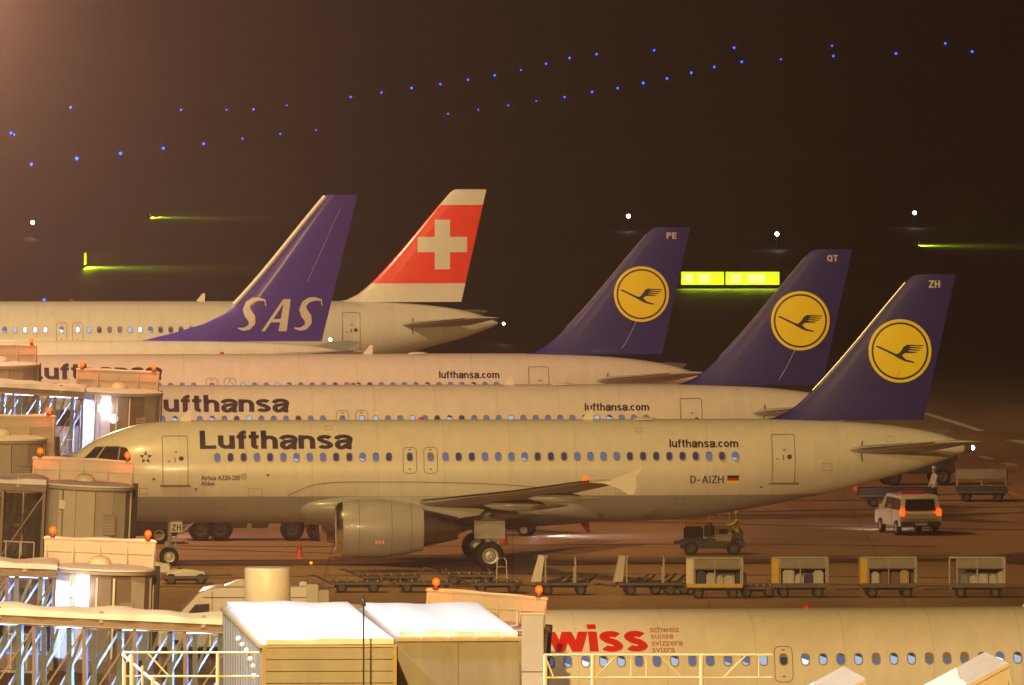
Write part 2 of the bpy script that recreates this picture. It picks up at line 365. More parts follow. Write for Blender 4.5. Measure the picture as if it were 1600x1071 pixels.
# ================================================================== SETTING
def ground_material(name, base, dark, snow, amount, scale):
    m = bpy.data.materials.new(name); m.use_nodes = True; n = m.node_tree.nodes; L = m.node_tree.links; b = n['Principled BSDF']
    tc = n.new('ShaderNodeTexCoord')
    a = n.new('ShaderNodeTexNoise'); a.inputs['Scale'].default_value = scale; a.inputs['Detail'].default_value = 8; a.inputs['Roughness'].default_value = 0.6
    mp = n.new('ShaderNodeMapping'); mp.inputs['Scale'].default_value = (1, 0.22, 1); L.new(tc.outputs['Object'], mp.inputs[0]); L.new(mp.outputs[0], a.inputs['Vector'])
    r1 = n.new('ShaderNodeValToRGB'); r1.color_ramp.elements[0].position = 0.36; r1.color_ramp.elements[1].position = 0.66
    r1.color_ramp.elements[0].color = (*dark, 1); r1.color_ramp.elements[1].color = (*base, 1); L.new(a.outputs['Fac'], r1.inputs[0])
    c = n.new('ShaderNodeTexNoise'); c.inputs['Scale'].default_value = scale*0.45; c.inputs['Detail'].default_value = 10; c.inputs['Roughness'].default_value = 0.72
    mp2 = n.new('ShaderNodeMapping'); mp2.inputs['Location'].default_value = (31, 7, 0); mp2.inputs['Scale'].default_value = (1, 0.3, 1)
    L.new(tc.outputs['Object'], mp2.inputs[0]); L.new(mp2.outputs[0], c.inputs['Vector'])
    r2 = n.new('ShaderNodeMapRange'); r2.inputs[1].default_value = amount; r2.inputs[2].default_value = amount+0.16; L.new(c.outputs['Fac'], r2.inputs[0])
    mx = n.new('ShaderNodeMix'); mx.data_type = 'RGBA'; mx.inputs[7].default_value = (*snow, 1)
    L.new(r2.outputs[0], mx.inputs[0]); L.new(r1.outputs[0], mx.inputs[6]); L.new(mx.outputs[2], b.inputs['Base Color'])
    b.inputs['Roughness'].default_value = 0.62
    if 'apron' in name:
        # painted fade-out of the light: concrete darkens raggedly into the field tone
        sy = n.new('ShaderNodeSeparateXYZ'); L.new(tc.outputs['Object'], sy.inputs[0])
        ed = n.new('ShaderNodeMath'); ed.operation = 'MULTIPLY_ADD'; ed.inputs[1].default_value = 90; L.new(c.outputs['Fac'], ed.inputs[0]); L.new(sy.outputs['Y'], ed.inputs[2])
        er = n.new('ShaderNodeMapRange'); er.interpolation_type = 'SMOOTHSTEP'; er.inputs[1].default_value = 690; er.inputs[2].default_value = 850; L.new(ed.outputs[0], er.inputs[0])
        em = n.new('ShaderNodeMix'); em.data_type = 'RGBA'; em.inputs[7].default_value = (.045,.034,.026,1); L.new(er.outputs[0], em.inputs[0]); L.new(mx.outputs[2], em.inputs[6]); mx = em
        sp = n.new('ShaderNodeSeparateXYZ'); L.new(tc.outputs['Object'], sp.inputs[0]); prev = None
        for ax, pitch, wd in (('X', 7.5, .008), ('Y', 7.5, .03)):
            a1 = n.new('ShaderNodeMath'); a1.operation = 'MULTIPLY'; a1.inputs[1].default_value = 1/pitch; L.new(sp.outputs[ax], a1.inputs[0])
            a2 = n.new('ShaderNodeMath'); a2.operation = 'FRACT'; L.new(a1.outputs[0], a2.inputs[0])
            a3 = n.new('ShaderNodeMath'); a3.operation = 'LESS_THAN'; a3.inputs[1].default_value = wd; L.new(a2.outputs[0], a3.inputs[0])
            if prev: a4 = n.new('ShaderNodeMath'); a4.operation = 'MAXIMUM'; L.new(prev.outputs[0], a4.inputs[0]); L.new(a3.outputs[0], a4.inputs[1]); a3 = a4
            prev = a3
        jm = n.new('ShaderNodeMix'); jm.data_type = 'RGBA'; jm.inputs[7].default_value = (.10,.065,.04,1); sc_ = n.new('ShaderNodeMath'); sc_.operation = 'MULTIPLY'; sc_.inputs[1].default_value = .6
        L.new(prev.outputs[0], sc_.inputs[0]); L.new(sc_.outputs[0], jm.inputs[0]); L.new(mx.outputs[2], jm.inputs[6]); L.new(jm.outputs[2], b.inputs['Base Color'])
    f = n.new('ShaderNodeTexNoise'); f.inputs['Scale'].default_value = 3; f.inputs['Detail'].default_value = 5; L.new(tc.outputs['Object'], f.inputs['Vector'])
    bp = n.new('ShaderNodeBump'); bp.inputs['Strength'].default_value = 0.3; bp.inputs['Distance'].default_value = 0.02; L.new(f.outputs['Fac'], bp.inputs['Height']); L.new(bp.outputs[0], b.inputs['Normal'])
    return m
GRASS = ground_material('dark_winter_field', (0.040,0.034,0.028), (0.018,0.016,0.014), (0.075,0.07,0.065), 0.6, 0.012)
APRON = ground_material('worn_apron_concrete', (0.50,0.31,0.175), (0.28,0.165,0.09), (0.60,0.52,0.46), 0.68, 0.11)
TARMAC = ground_material('taxiway_asphalt', (0.055,0.050,0.046), (0.036,0.033,0.030), (0.09,0.09,0.09), 0.66, 0.05)
structure('field_ground', MB().box(-9000, 9000, -400, 24000, -1.0, 0.0), GRASS)
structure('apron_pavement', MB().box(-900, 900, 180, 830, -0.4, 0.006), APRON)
structure('taxiway_pavement', MB().box(-1500, 1500, 1010, 1048, -0.3, 0.005), TARMAC)
structure('far_taxiway_pavement', MB().box(-2500, 2500, 1420, 1465, -0.3, 0.005), TARMAC)
LINEW = mat('worn_white_line_paint', (0.62,0.58,0.50), 0.6, var=0.3, vscale=1.2)
LINEY = mat('worn_yellow_line_paint', (0.66,0.36,0.05), 0.6, var=0.3, vscale=1.2)
def line(name, pts, w, m, z=0.011):
    mb = MB()
    for a, b in zip(pts[:-1], pts[1:]):
        a = Vector((a.x, a.y, z)); b = Vector((b.x, b.y, z)); d = (b-a).normalized(); n = Vector((-d.y, d.x, 0))*w/2
        mb.add([a-n, b-n, b+n, a+n], [(0,1,2,3)])
    return structure(name, mb, m)
line('yellow_guide_line', [gnd(1482,737), gnd(1540,757), gnd(1640,792)], 0.30, LINEY)
line('white_apron_line', [gnd(1443,646), gnd(1490,660), gnd(1533,674)], 0.45, LINEW)
line('white_apron_dash', [gnd(1532,713), gnd(1548,718)], 0.5, LINEW)
line('white_apron_dash', [gnd(1570,724), gnd(1585,729)], 0.5, LINEW)
line('pale_apron_mark', [gnd(1582,688), gnd(1640,700)], 0.9, LINEW)
line('yellow_stand_line', [gnd(1150,795), gnd(1900,792)], 0.25, LINEY)
RUB = mat('tyre_rubber_marks', (0.13,0.085,0.055), 0.6, var=0.35, vscale=.6)
for k, (y0, y1, w_) in enumerate(((846,858,.5),(905,899,.45),(884,872,.4),(858,874,.4),(912,921,.5),(816,824,.5),(770,781,.6),(802,797,.5))):
    pts = [gnd(-60+k*40+j*95, y0+(y1-y0)*j/16+5*math.sin(j*.35+k*1.7)) for j in range(17)]; line('tyre_mark', pts, w_, RUB, .0145+k*.0012)
line('yellow_stand_line', [gnd(-100,892), gnd(700,884)], 0.22, LINEY)

# ================================================================== AIRLINERS
def airfoil(u): return 5*(0.2969*math.sqrt(max(u,0)) - 0.126*u - 0.3516*u*u + 0.2843*u**3 - 0.1036*u**4)
US = [0, 0.012, 0.04, 0.1, 0.2, 0.32, 0.45, 0.6, 0.75, 0.88, 1.0]
def loft_wing(name, secs, m, parent, mats=None):
    """secs: (le_x, te_x, y, z, thick, twist) ; closed aerofoil loft"""
    n = len(US); vs = []
    for (le, te, y, z, t) in secs:
        c = te-le
        for u in US: vs.append((le+u*c, y, z+airfoil(u)*t*c+0.02*c*math.sin(math.pi*u)))
        for u in US[-2:0:-1]: vs.append((le+u*c, y, z-airfoil(u)*t*c+0.02*c*math.sin(math.pi*u)))
    k = 2*n-2; fs = []
    for i in range(len(secs)-1):
        for j in range(k): fs.append((i*k+j, i*k+(j+1)%k, (i+1)*k+(j+1)%k, (i+1)*k+j))
    fs.append(list(range(k))); fs.append([(len(secs)-1)*k+j for j in range(k)][::-1])
    return MB().add(vs, fs).build(name, m, parent, smooth=35)
CRANE = [
 [(-.80,.175),(-.66,.155),(-.60,.115),(-.19,-.075),(-.08,-.10),(.02,-.02),(.12,.14),(.24,.205),(.36,.20),(.31,.10),(.25,-.02),(.12,-.10),(.06,-.15),(.20,-.28),(.47,-.355),(.47,-.40),(.17,-.345),(-.06,-.235),(-.26,-.12),(-.62,.06),(-.80,.14)],
 [(.22,.205),(.79,.185),(.77,.155),(.30,.155)], [(.28,.14),(.74,.105),(.71,.075),(.28,.09)],
 [(.26,.075),(.66,.03),(.63,0),(.24,.02)], [(.22,.0),(.56,-.035),(.50,-.07),(.15,-.07)]]
def circle(cx, cz, r, n=48, r2=None):
    if r2 is None: return [[(cx+r*math.cos(2*math.pi*k/n), cz+r*math.sin(2*math.pi*k/n)) for k in range(n)]]
    out = []
    for k in range(n):
        a, b = 2*math.pi*k/n, 2*math.pi*(k+1)/n
        out.append([(cx+r*math.cos(a),cz+r*math.sin(a)),(cx+r*math.cos(b),cz+r*math.sin(b)),(cx+r2*math.cos(b),cz+r2*math.sin(b)),(cx+r2*math.cos(a),cz+r2*math.sin(a))])
    return out
# fuselage stations: x, top, bottom, half width (relative to the axis at 3.83 m)
A320 = [(0,-.50,-.52,.01),(.06,-.29,-.75,.22),(.3,.02,-1.04,.52),(.8,.44,-1.40,.90),(1.2,.72,-1.58,1.12),(1.6,1.03,-1.70,1.30),(2.0,1.27,-1.80,1.44),(2.6,1.54,-1.90,1.60),
        (3.2,1.75,-1.97,1.73),(4,1.94,-2.03,1.86),(5,2.03,-2.06,1.94),(6,2.07,-2.07,1.975),(10,2.07,-2.07,1.975),(16,2.07,-2.07,1.975),(23.5,2.07,-2.07,1.975),(25.4,2.07,-2.0,1.96),
        (28.2,2.07,-1.64,1.87),(30,2.05,-1.31,1.72),(32.3,1.97,-.83,1.38),(34,1.83,-.38,1.08),(35.8,1.56,.13,.70),(36.7,1.32,.45,.45),(37.3,1.08,.68,.25),(37.55,.95,.80,.12)]
ZC = 3.83
class Hull:
    def __init__(s, st, zc=ZC):
        xs = [a[0] for a in st]; s.st = st; s.zc = zc
        s.t = pchip(xs, [a[1] for a in st]); s.b = pchip(xs, [a[2] for a in st]); s.w = pchip(xs, [a[3] for a in st])
    def at(s, x, z, off=0.006):
        """y of the port skin at station x, height z"""
        t, b, w = s.t(x)+s.zc, s.b(x)+s.zc, s.w(x); c = (t+b)/2; r = (t-b)/2
        q = max(-1, min(1, (z-c)/r)); return -(w+off)*math.sqrt(max(0, 1-q*q)) - off*0.3
    def build(s, m, parent, n=56):
        xs = sorted(set([a[0] for a in s.st] + [a[0]+(b[0]-a[0])*k/4 for a, b in zip(s.st[:-1], s.st[1:]) for k in range(4)]))
        vs = []; fs = []
        for x in xs:
            t, b, w = s.t(x)+s.zc, s.b(x)+s.zc, s.w(x); c = (t+b)/2; r = (t-b)/2
            for k in range(n): a = 2*math.pi*k/n; vs.append((x, w*math.sin(a), c+r*math.cos(a)))
        for i in range(len(xs)-1):
            for k in range(n): fs.append((i*n+k, i*n+(k+1)%n, (i+1)*n+(k+1)%n, (i+1)*n+k))
        fs.append(list(range(n))); fs.append([(len(xs)-1)*n+k for k in range(n)][::-1])
        return MB().add(vs, fs).build('fuselage', m, parent, smooth=60)
WIN = {}
def window_meshes(hull, key, z=4.47, w=0.205, h=0.30, x0=12.0):
    if key in WIN: return WIN[key]
    o = rrect(0, z, w+0.06, h+0.06, 0.115); i = rrect(0, z, w, h, 0.09); n = len(o)
    P = lambda p, off: (p[0], hull.at(x0, p[1], off), p[1])
    fr = MB(); fr.add([P(p, 0.004) for p in o]+[P(p, 0.022) for p in o]+[P(p, 0.022) for p in i]+[P(p, 0.006) for p in i],
        [(a*n+k, a*n+(k+1)%n, (a+1)*n+(k+1)%n, (a+1)*n+k) for a in range(3) for k in range(n)])
    fm = fr.mesh('window', M['frame'])
    panes = []
    kinds = [('p0',None,0),('p1',None,0),('p1','p0',.1),('p2','p0',.06),('p2',None,0),('p3','p1',.0),('p0','shade',.06),('p3',None,0),('p1','shade',-.02),('p2','p1',-.06)]
    for (a, b, cut) in kinds:
        bm = poly_bm([i])
        if b: bmesh.ops.bisect_plane(bm, geom=bm.verts[:]+bm.edges[:]+bm.faces[:], plane_co=(cut*0.6,z+cut,0), plane_no=(0.35 if 'p' in b[0] else 0,1,0))
        bmesh.ops.bisect_plane(bm, geom=bm.verts[:]+bm.edges[:]+bm.faces[:], plane_co=(0,z,0), plane_no=(0,1,0))
        me = bpy.data.meshes.new('pane')
        for f in bm.faces:
            cc = f.calc_center_median(); f.material_index = 1 if b and (cc.y-z-cut)+(0.35 if 'p' in b[0] else 0)*(cc.x-cut*.6) > 0 else 0
        for v in bm.verts: v.co = Vector((v.co.x, hull.at(x0, v.co.y, 0.007), v.co.y))
        bm.to_mesh(me); bm.free(); me.materials.append(M[a]); me.materials.append(M[b] if b else M[a]); panes.append(me)
    WIN[key] = (fm, panes); return WIN[key]
def outline(hull, cx, cz, w, h, r, t=0.022, off=0.010, m='seam', name='door', parent=None):
    """raised seam around a door, laid on the skin"""
    pts = rrect(cx, cz, w, h, r, 5); dense = []
    for a, b in zip(pts, pts[1:]+pts[:1]):
        L_ = math.hypot(b[0]-a[0], b[1]-a[1]); k = max(1, int(L_/0.15))
        dense += [(a[0]+(b[0]-a[0])*j/k, a[1]+(b[1]-a[1])*j/k) for j in range(k)]
    mb = MB(); n = len(dense); ins = []
    for i, p in enumerate(dense):
        q0, q1 = dense[i-1], dense[(i+1) % n]; dx, dz = q1[0]-q0[0], q1[1]-q0[1]; L_ = math.hypot(dx, dz) or 1
        ins.append((p[0]-dz/L_*t, p[1]+dx/L_*t))
    vs = [(p[0], hull.at(p[0], p[1], off), p[1]) for p in dense]+[(p[0], hull.at(p[0], p[1], off), p[1]) for p in ins]
    mb.add(vs, [(i, (i+1)%n, n+(i+1)%n, n+i) for i in range(n)]); return mb.build(name, M[m], parent)
def patch(hull, poly, name, m, parent, off=0.008, cut=0.12):
    return wrap(poly_bm([poly]), (min(p[0] for p in poly), max(p[0] for p in poly), min(p[1] for p in poly), max(p[1] for p in poly)), lambda x, z: hull.at(x, z, off), name, m, parent, cut, 0.15, fit=False)
class Fin:
    def __init__(s, le, te, t=0.10):
        """le / te: (x,z) polylines from bottom to top"""
        s.le = pchip([p[1] for p in le], [p[0] for p in le]); s.te = pchip([p[1] for p in te], [p[0] for p in te]); s.z0, s.z1 = le[0][1], le[-1][1]; s.t = t
        s.zs = sorted(set([p[1] for p in le]+[s.z0+(s.z1-s.z0)*k/16 for k in range(17)])); s.tf = lambda z: s.t*min(6.0, s.te(z)-s.le(z))
    def at(s, x, z, off=0.008):
        a, b = s.le(z), s.te(z); u = max(0, min(1, (x-a)/(b-a))); return -airfoil(u)*s.tf(z)-off
    def build(s, name, m, parent):
        n = len(US); vs = []; k = 2*n-2
        for z in s.zs:
            a, b = s.le(z), s.te(z); T = s.tf(z)
            for u in US: vs.append((a+u*(b-a), -airfoil(u)*T, z))
            for u in US[-2:0:-1]: vs.append((a+u*(b-a), airfoil(u)*T, z))
        fs = [(i*k+j, i*k+(j+1)%k, (i+1)*k+(j+1)%k, (i+1)*k+j) for i in range(len(s.zs)-1) for j in range(k)]
        fs += [list(range(k)), [(len(s.zs)-1)*k+j for j in range(k)][::-1]]
        return MB().add(vs, fs).build(name, m, parent, smooth=40)
WHEEL = {}
def wheel(parent, name, loc, r, w, rimcol='rim'):
    key = (round(r,3), round(w,3), rimcol)
    if key not in WHEEL:
        ty = MB().lathe([(-w*.42,r*.55),(-w*.5,r*.7),(-w*.46,r*.9),(-w*.3,r*.985),(0,r),(w*.3,r*.985),(w*.46,r*.9),(w*.5,r*.7),(w*.42,r*.55)], 'y', n=28).mesh('tyre', M['black'], 50)
        ri = MB().lathe([(-w*.32,.001),(-w*.34,r*.12),(-w*.26,r*.14),(-w*.22,r*.34),(-w*.40,r*.42),(-w*.43,r*.56),(w*.43,r*.56),(w*.3,r*.3),(w*.3,.001)], 'y', n=24)
        for k in range(8):
            a = k*math.pi/4; ri.box(r*.27*math.cos(a)-r*.03, r*.27*math.cos(a)+r*.03, -w*.27, -w*.2, r*.27*math.sin(a)-r*.03, r*.27*math.sin(a)+r*.03)
        WHEEL[key] = (ty, ri.mesh('rim', M[rimcol], 40))
    ty, ri = WHEEL[key]
    o = inst(name, ty, parent, loc); inst('rim', ri, o); return o
FIN320 = dict(le=[(29.0,5.84),(29.6,5.95),(30.3,6.30),(30.8,6.72),(31.27,7.18),(34.95,11.45),(35.10,11.62),(35.32,11.74)], te=[(35.55,5.40),(36.97,11.74)])
def airliner(name, label, group, loc, yaw, liv, wins, exits, doors=True, gear=True):
    t = thing(name, label, 'airplane', loc, R(yaw), group); hull = Hull(A320)
    fus = hull.build(liv['body'], t)
    # tail fin and livery
    fin = Fin(FIN320['le'], FIN320['te'], 0.085); fo = fin.build('tail_fin', liv['fin'], t); FP = lambda x, z: fin.at(x, z)
    if liv.get('crane'):
        cx, cz, r = 34.69, 8.64, 1.29
        for nm, polys, m, off in (('emblem_disc', circle(cx, cz, r), 'yellow', .010), ('emblem_ring', circle(cx, cz, r*.905, 64, r*.845), 'emblem', .016),
                              ('emblem_bird', [[(cx+p[0]*r*.96, cz+p[1]*r*.96) for p in q] for q in CRANE], 'emblem', .016)):
            z0 = cz-r; o = wrap(poly_bm(polys), (cx-r, cx+r, cz-r, cz+r), lambda x, z, off=off: fin.at(x, z, off), nm, M[m], fo, .16, .16, fit=False)
        wrap(letters(liv['code'], .2, .1), (35.86, 36.33, 11.20, 11.50), lambda x, z: fin.at(x, z, .014), 'registration_code', M['paleink'], fo)
        le = MB()                                   # bright metal leading edge and hinge line of the rudder
        zz = [7.05+(11.42-7.05)*k/10 for k in range(11)]
        le.tube([(fin.le(z)-.0, 0, z) for z in zz], .035 if liv.get('bright') else .014, 6); le.build('leading_edge', M['metal'] if liv.get('bright') else M['grey'], fo)
        MB().tube([(fin.te(z)-(fin.te(z)-fin.le(z))*.34, fin.at(fin.te(z)-(fin.te(z)-fin.le(z))*.34, z, .006), z) for z in [6.1+k*.45 for k in range(5)]], .007, 5).build('rudder_hinge_line', M['whitepaint'] if liv.get('hinge') else M['navy'], fo)
    if liv.get('cross'):
        z0, z1 = liv['band']; zs = [z0+(z1-z0)*k/14 for k in range(15)]; bm = bmesh.new()
        for zA, zB in zip(zs[:-1], zs[1:]):
            for u0, u1 in zip(US[1:-1], US[2:]):
                q = [(fin.le(zA)+u0*(fin.te(zA)-fin.le(zA)), zA), (fin.le(zA)+u1*(fin.te(zA)-fin.le(zA)), zA), (fin.le(zB)+u1*(fin.te(zB)-fin.le(zB)), zB), (fin.le(zB)+u0*(fin.te(zB)-fin.le(zB)), zB)]
                bm.faces.new([bm.verts.new((p[0], fin.at(p[0], p[1], .008), p[1])) for p in q])
            a, b = fin.le(zA), fin.le(zB); ya, yb = fin.at(a+US[1]*(fin.te(zA)-a), zA, .008), fin.at(b+US[1]*(fin.te(zB)-b), zB, .008)
            q = [(a-.02, 0, zA), (a+US[1]*(fin.te(zA)-a), ya, zA), (b+US[1]*(fin.te(zB)-b), yb, zB), (b-.02, 0, zB)]
            bm.faces.new([bm.verts.new(p) for p in q])
        me = bpy.data.meshes.new('red_band'); bm.to_mesh(me); bm.free(); me.materials.append(M['red']); inst('red_band', me, fo)
        cx, cz, L_, W_ = liv['cross']
        wrap(poly_bm([[(cx-L_,cz-W_),(cx-W_,cz-W_),(cx-W_,cz-L_),(cx+W_,cz-L_),(cx+W_,cz-W_),(cx+L_,cz-W_),(cx+L_,cz+W_),(cx+W_,cz+W_),(cx+W_,cz+L_),(cx-W_,cz+L_),(cx-W_,cz+W_),(cx-L_,cz+W_)]]),
             (cx-L_, cx+L_, cz-L_, cz+L_), lambda x, z: fin.at(x, z, .016), 'white_cross', M['whitepaint'], fo, .2, .2, fit=False)
    # stabilisers, wings
    for s in (-1, 1):
        st = loft_wing('tailplane', [(32.2, 36.0, s*.9, 4.62, .10), (33.3, 36.35, s*2.2, 4.76, .10), (35.9, 37.35, s*6.1, 5.17, .09), (36.25, 37.4, s*6.22, 5.18, .05)], M['wing'], t)
        if s < 0:
            MB().tube([(32.2+.7*k*.958+.0, s*(.9+k*.95), 4.63+k*.1) for k in range(6)], .03, 6).build('leading_edge', M['metal'], st)
            a = []
            for k in range(9): z = 4.22+k*.1; a.append((33.05-.05*math.sin(k*.4), hull.at(33.05, z, .012), z))
            MB().tube(a, .03, 5).build('trim_slot', M['seam'], st)
        wg = loft_wing('wing', [(11.9, 18.6, s*1.2, 2.30, .115), (12.5, 18.5, s*1.97, 2.40, .115), (15.2, 18.75, s*6.4, 2.82, .11), (18.2, 20.6, s*11.8, 3.42, .10), (20.75, 22.25, s*16.9, 4.08, .10)], M['wing'], t)
        MB().tube([(12.5,s*1.97,2.46),(15.2,s*6.4,2.88),(18.2,s*11.8,3.47),(20.75,s*16.9,4.11)], [.13,.11,.08,.045], 8).build('leading_edge_slat', M['metal'], wg, smooth=60)
        MB().prism([(20.95,4.06),(21.6,4.12),(22.3,4.42),(22.95,4.68),(22.72,4.42),(22.60,4.28),(22.62,4.06),(22.66,3.95),(22.52,3.58),(22.3,3.58),(21.95,3.82),(21.4,4.0)], s*16.87, s*16.91).build('wingtip_fence', mat('clean_white_paint', (.86,.85,.82), .35), wg)
        for (y, L0, L1, z, r) in ((s*4.2,16.2,19.9,2.25,.26),(s*8.3,17.2,20.6,2.78,.24),(s*12.0,18.7,21.6,3.22,.20)):
            MB().lathe([(L0,.01),(L0+.3,r*.55),(L0+1.0,r*.95),(L0+1.7,r),(L1-.8,r*.6),(L1,.02)], 'x', (0,y,z), 14).build('flap_track_fairing', M['grey'], wg, smooth=50)
        # engine
        e = MB().lathe([(.75,.80),(.3,.84),(.06,.90),(0,.965),(.05,1.02),(.22,1.09),(.7,1.16),(1.4,1.19),(2.1,1.16),(2.8,1.06),(3.5,.915),(3.47,.88),(3.0,.90)], 'x', (11.42, s*5.75, 1.78), 40).build('engine_nacelle', M['grey'], t, smooth=50)
        MB().lathe([(.10,.885),(.05,.915),(-.008,.965),(.045,1.028),(.25,1.105)], 'x', (11.42, s*5.75, 1.78), 40).build('intake_lip', M['metal'], e, smooth=60)
        fn = MB().lathe([(.35,.001),(.5,.12),(.7,.26),(.72,.80)], 'x', (11.42, s*5.75, 1.78), 28).build('fan', M['dark'], e, smooth=50)
        MB().lathe([(3.2,.80),(3.6,.74),(4.3,.60),(4.9,.46),(4.88,.42),(4.6,.36)], 'x', (11.42, s*5.75, 1.78), 28).build('exhaust_cone', M['hot'], e, smooth=50)
        MB().lathe([(4.5,.36),(4.9,.27),(5.5,.02)], 'x', (11.42, s*5.75, 1.78), 20).build('exhaust_plug', M['hot'], e, smooth=50)
        MB().prism([(12.6,2.86),(13.6,3.05),(15.4,3.0),(17.4,2.5),(17.2,2.3),(15.6,2.05),(14.6,2.35),(13.2,2.85)], s*5.75-.16, s*5.75+.16).build('engine_pylon', M['grey'], e)
        for xx in (.9, 2.2, 3.0):
            rr = pchip([0,.22,.7,1.4,2.1,2.8,3.5],[.965,1.09,1.16,1.19,1.16,1.06,.915])(xx)
            MB().lathe([(xx-.008,rr+.001),(xx,rr+.006),(xx+.008,rr+.001)], 'x', (11.42, s*5.75, 1.78), 40).build('cowl_seam', M['seam'], e)
        if s < 0 and gear:
            MB().box(12.95, 13.30, s*5.75-1.17, s*5.75-1.15, 1.18, 1.32).build('warning_placard', M['paleink'], e)
            MB().box(13.0, 13.09, s*5.75-1.176, s*5.75-1.172, 1.2, 1.3).box(13.15, 13.24, s*5.75-1.176, s*5.75-1.172, 1.2, 1.3).build('placard_print', M['redtxt'], e)
    # belly fairing
    bf = Hull([(9.6,-1.2,-1.5,.5),(10.6,-.75,-2.12,1.72),(12.5,-.55,-2.28,2.06),(16,-.55,-2.32,2.10),(19,-.65,-2.3,2.08),(21,-.9,-2.2,1.9),(22.6,-1.3,-2.05,.8)]).build(M['white'] if liv['body'] == M['white'] else liv['body'], t, 40)
    bf.name = 'belly_fairing'
    pts = [(9.7,2.9),(10.2,3.15),(10.9,3.38),(12,3.46),(14,3.46),(16,3.43),(18,3.36),(20,3.2),(21.2,3.0)]
    pf = pchip([p[0] for p in pts], [p[1] for p in pts]); MB().tube([(x, hull.at(x, pf(x), .006), pf(x)) for x in [9.7+k*.29 for k in range(40)]], .012, 4).build('fairing_seam', M['seam'], t)
    # cabin windows
    fm, panes = window_meshes(hull, 'a320')
    wts = liv.get('panes', [0,1,1,2,3,1,0,6,2,4,3,8])
    for x in wins:
        wo = inst('window', fm, t, (x,0,0)); inst('pane', panes[random.choice(wts)], wo)
    for x in exits:
        ex = outline(hull, x, 4.33, .56, 1.06, .17, .02, name='emergency_exit', parent=t); wo = inst('window', fm, ex, (x,0,0.0)); inst('pane', panes[random.choice(wts)], ex, (x,0,0))
        for z in (4.75, 3.98): MB().box(-.05,.05,-.004,.004,-.02,.02).build('latch', M['redtxt'] if liv.get('cross') or liv.get('swiss') else M['seam'], ex, loc=(x, hull.at(x, z, .016), z))
    if doors:
        for (dx, rear) in ((5.17, 0), (29.8, 1)):
            d = outline(hull, dx, 4.33, .96 if rear else 1.04, 2.0, .10, .026, name='door', parent=t)
            MB().bar((dx-.62, hull.at(dx,3.36,.03), 3.33), (dx+.62, hull.at(dx+.3,3.36,.03), 3.33), .09, .06).build('sill', M['seam'], d)
            wx = dx+.24; MB().lathe([(0,.001),(0,.085),(.012,.1)], 'y', (wx, hull.at(wx,4.42,.02), 4.42), 14).build('porthole', M['emblem'], d)
            MB().box(dx-.03,dx-.005,hull.at(dx,4.35,.03),hull.at(dx,4.35,.012),4.28,4.50).box(dx-.3,dx-.2,hull.at(dx,4.35,.03),hull.at(dx,4.35,.012),4.31,4.35).box(dx-.02,dx+.08,hull.at(dx,4.72,.03),hull.at(dx,4.72,.012),4.68,4.72).build('handle', M['seam'], d)
    if gear:
        for (hx, hz_, hw, hh) in ((8.4,3.05,.55,.32),(7.0,2.55,.40,.30),(3.9,3.1,.34,.26),(10.3,2.7,.30,.22),(23.2,3.1,.5,.3),(25.6,2.6,.42,.3),(31.6,4.0,.4,.3),(34.2,5.1,.36,.22),(24.0,5.5,.3,.16),(11.4,5.62,.3,.14)):
            outline(hull, hx, hz_, hw, hh, .04, .012, .008, name='access_panel', parent=t)
        for (hx, hz_) in ((4.3,3.6),(8.9,3.75),(6.0,3.2),(28.9,3.2)): MB().lathe([(-.012,.001),(-.012,.05),(0,.055)], 'y', (hx, hull.at(hx,hz_,.006), hz_), 10).build('probe_port', M['seam'], t)
    # cockpit glazing
    for q in ([(1.36,4.24),(1.98,4.84),(2.30,4.86),(1.84,4.24)], [(1.94,4.24),(2.40,4.87),(2.92,4.87),(2.80,4.22)], [(2.88,4.22),(3.00,4.86),(3.22,4.82),(3.36,4.58),(3.34,4.24)]):
        cxm, czm = sum(p[0] for p in q)/len(q), sum(p[1] for p in q)/len(q)
        wf = patch(hull, [(cxm+(p[0]-cxm)*1.12, czm+(p[1]-czm)*1.12) for p in q], 'cockpit_window_frame', M['seam'], t, .008)
        patch(hull, q, 'pane', M['cockpit'], wf, .014)
    # lettering
    HP = lambda x, z: hull.at(x, z, .008)
    for (txt, box, m, bold, sp) in liv['texts']:
        wrap(letters(txt, bold, sp) if bold > .06 else text_flat(txt, bold, sp), box, HP, 'lettering', M[m], t, .10)
    for (nm, poly, m) in liv.get('patches', []): patch(hull, poly, nm, M[m], t, .009)
    if liv.get('star'):
        cx, cz = 3.98, 4.47; polys = []
        for k in range(5):
            a = R(90+72*k); f = lambda r, da: (cx+r*math.cos(a+R(da)), cz+r*math.sin(a+R(da)))
            polys.append([f(.27,0), f(.13,50*.62), f(.10,0), f(.13,-50*.62)])
        wrap(poly_bm(polys), (cx-.3,cx+.3,cz-.3,cz+.3), HP, 'star_emblem', M['ink'], t, .1, .1, fit=False)
    # aerials, beacon, tail light
    top = lambda x: hull.t(x)+ZC
    for x, hh in ((5.6,.42),(21.9,.40)):
        MB().prism([(x-.18,top(x)-.02),(x+.28,top(x)-.02),(x+.30,top(x)+hh),(x+.16,top(x)+hh)], -.02, .02).build('blade_aerial', M['whitepaint'], t)
    MB().lathe([(0,.5),(.05,.45),(.09,.25),(.10,.001)], 'z', (24.3,0,top(24.3)-.02), 18).build('satellite_fairing', M['whitepaint'], t, smooth=50)
    MB().ball((15.2,0,top(15.2)+.02), .10, sz=.9).build('roof_beacon', liv.get('beacon', M['redtxt']), t, smooth=True)
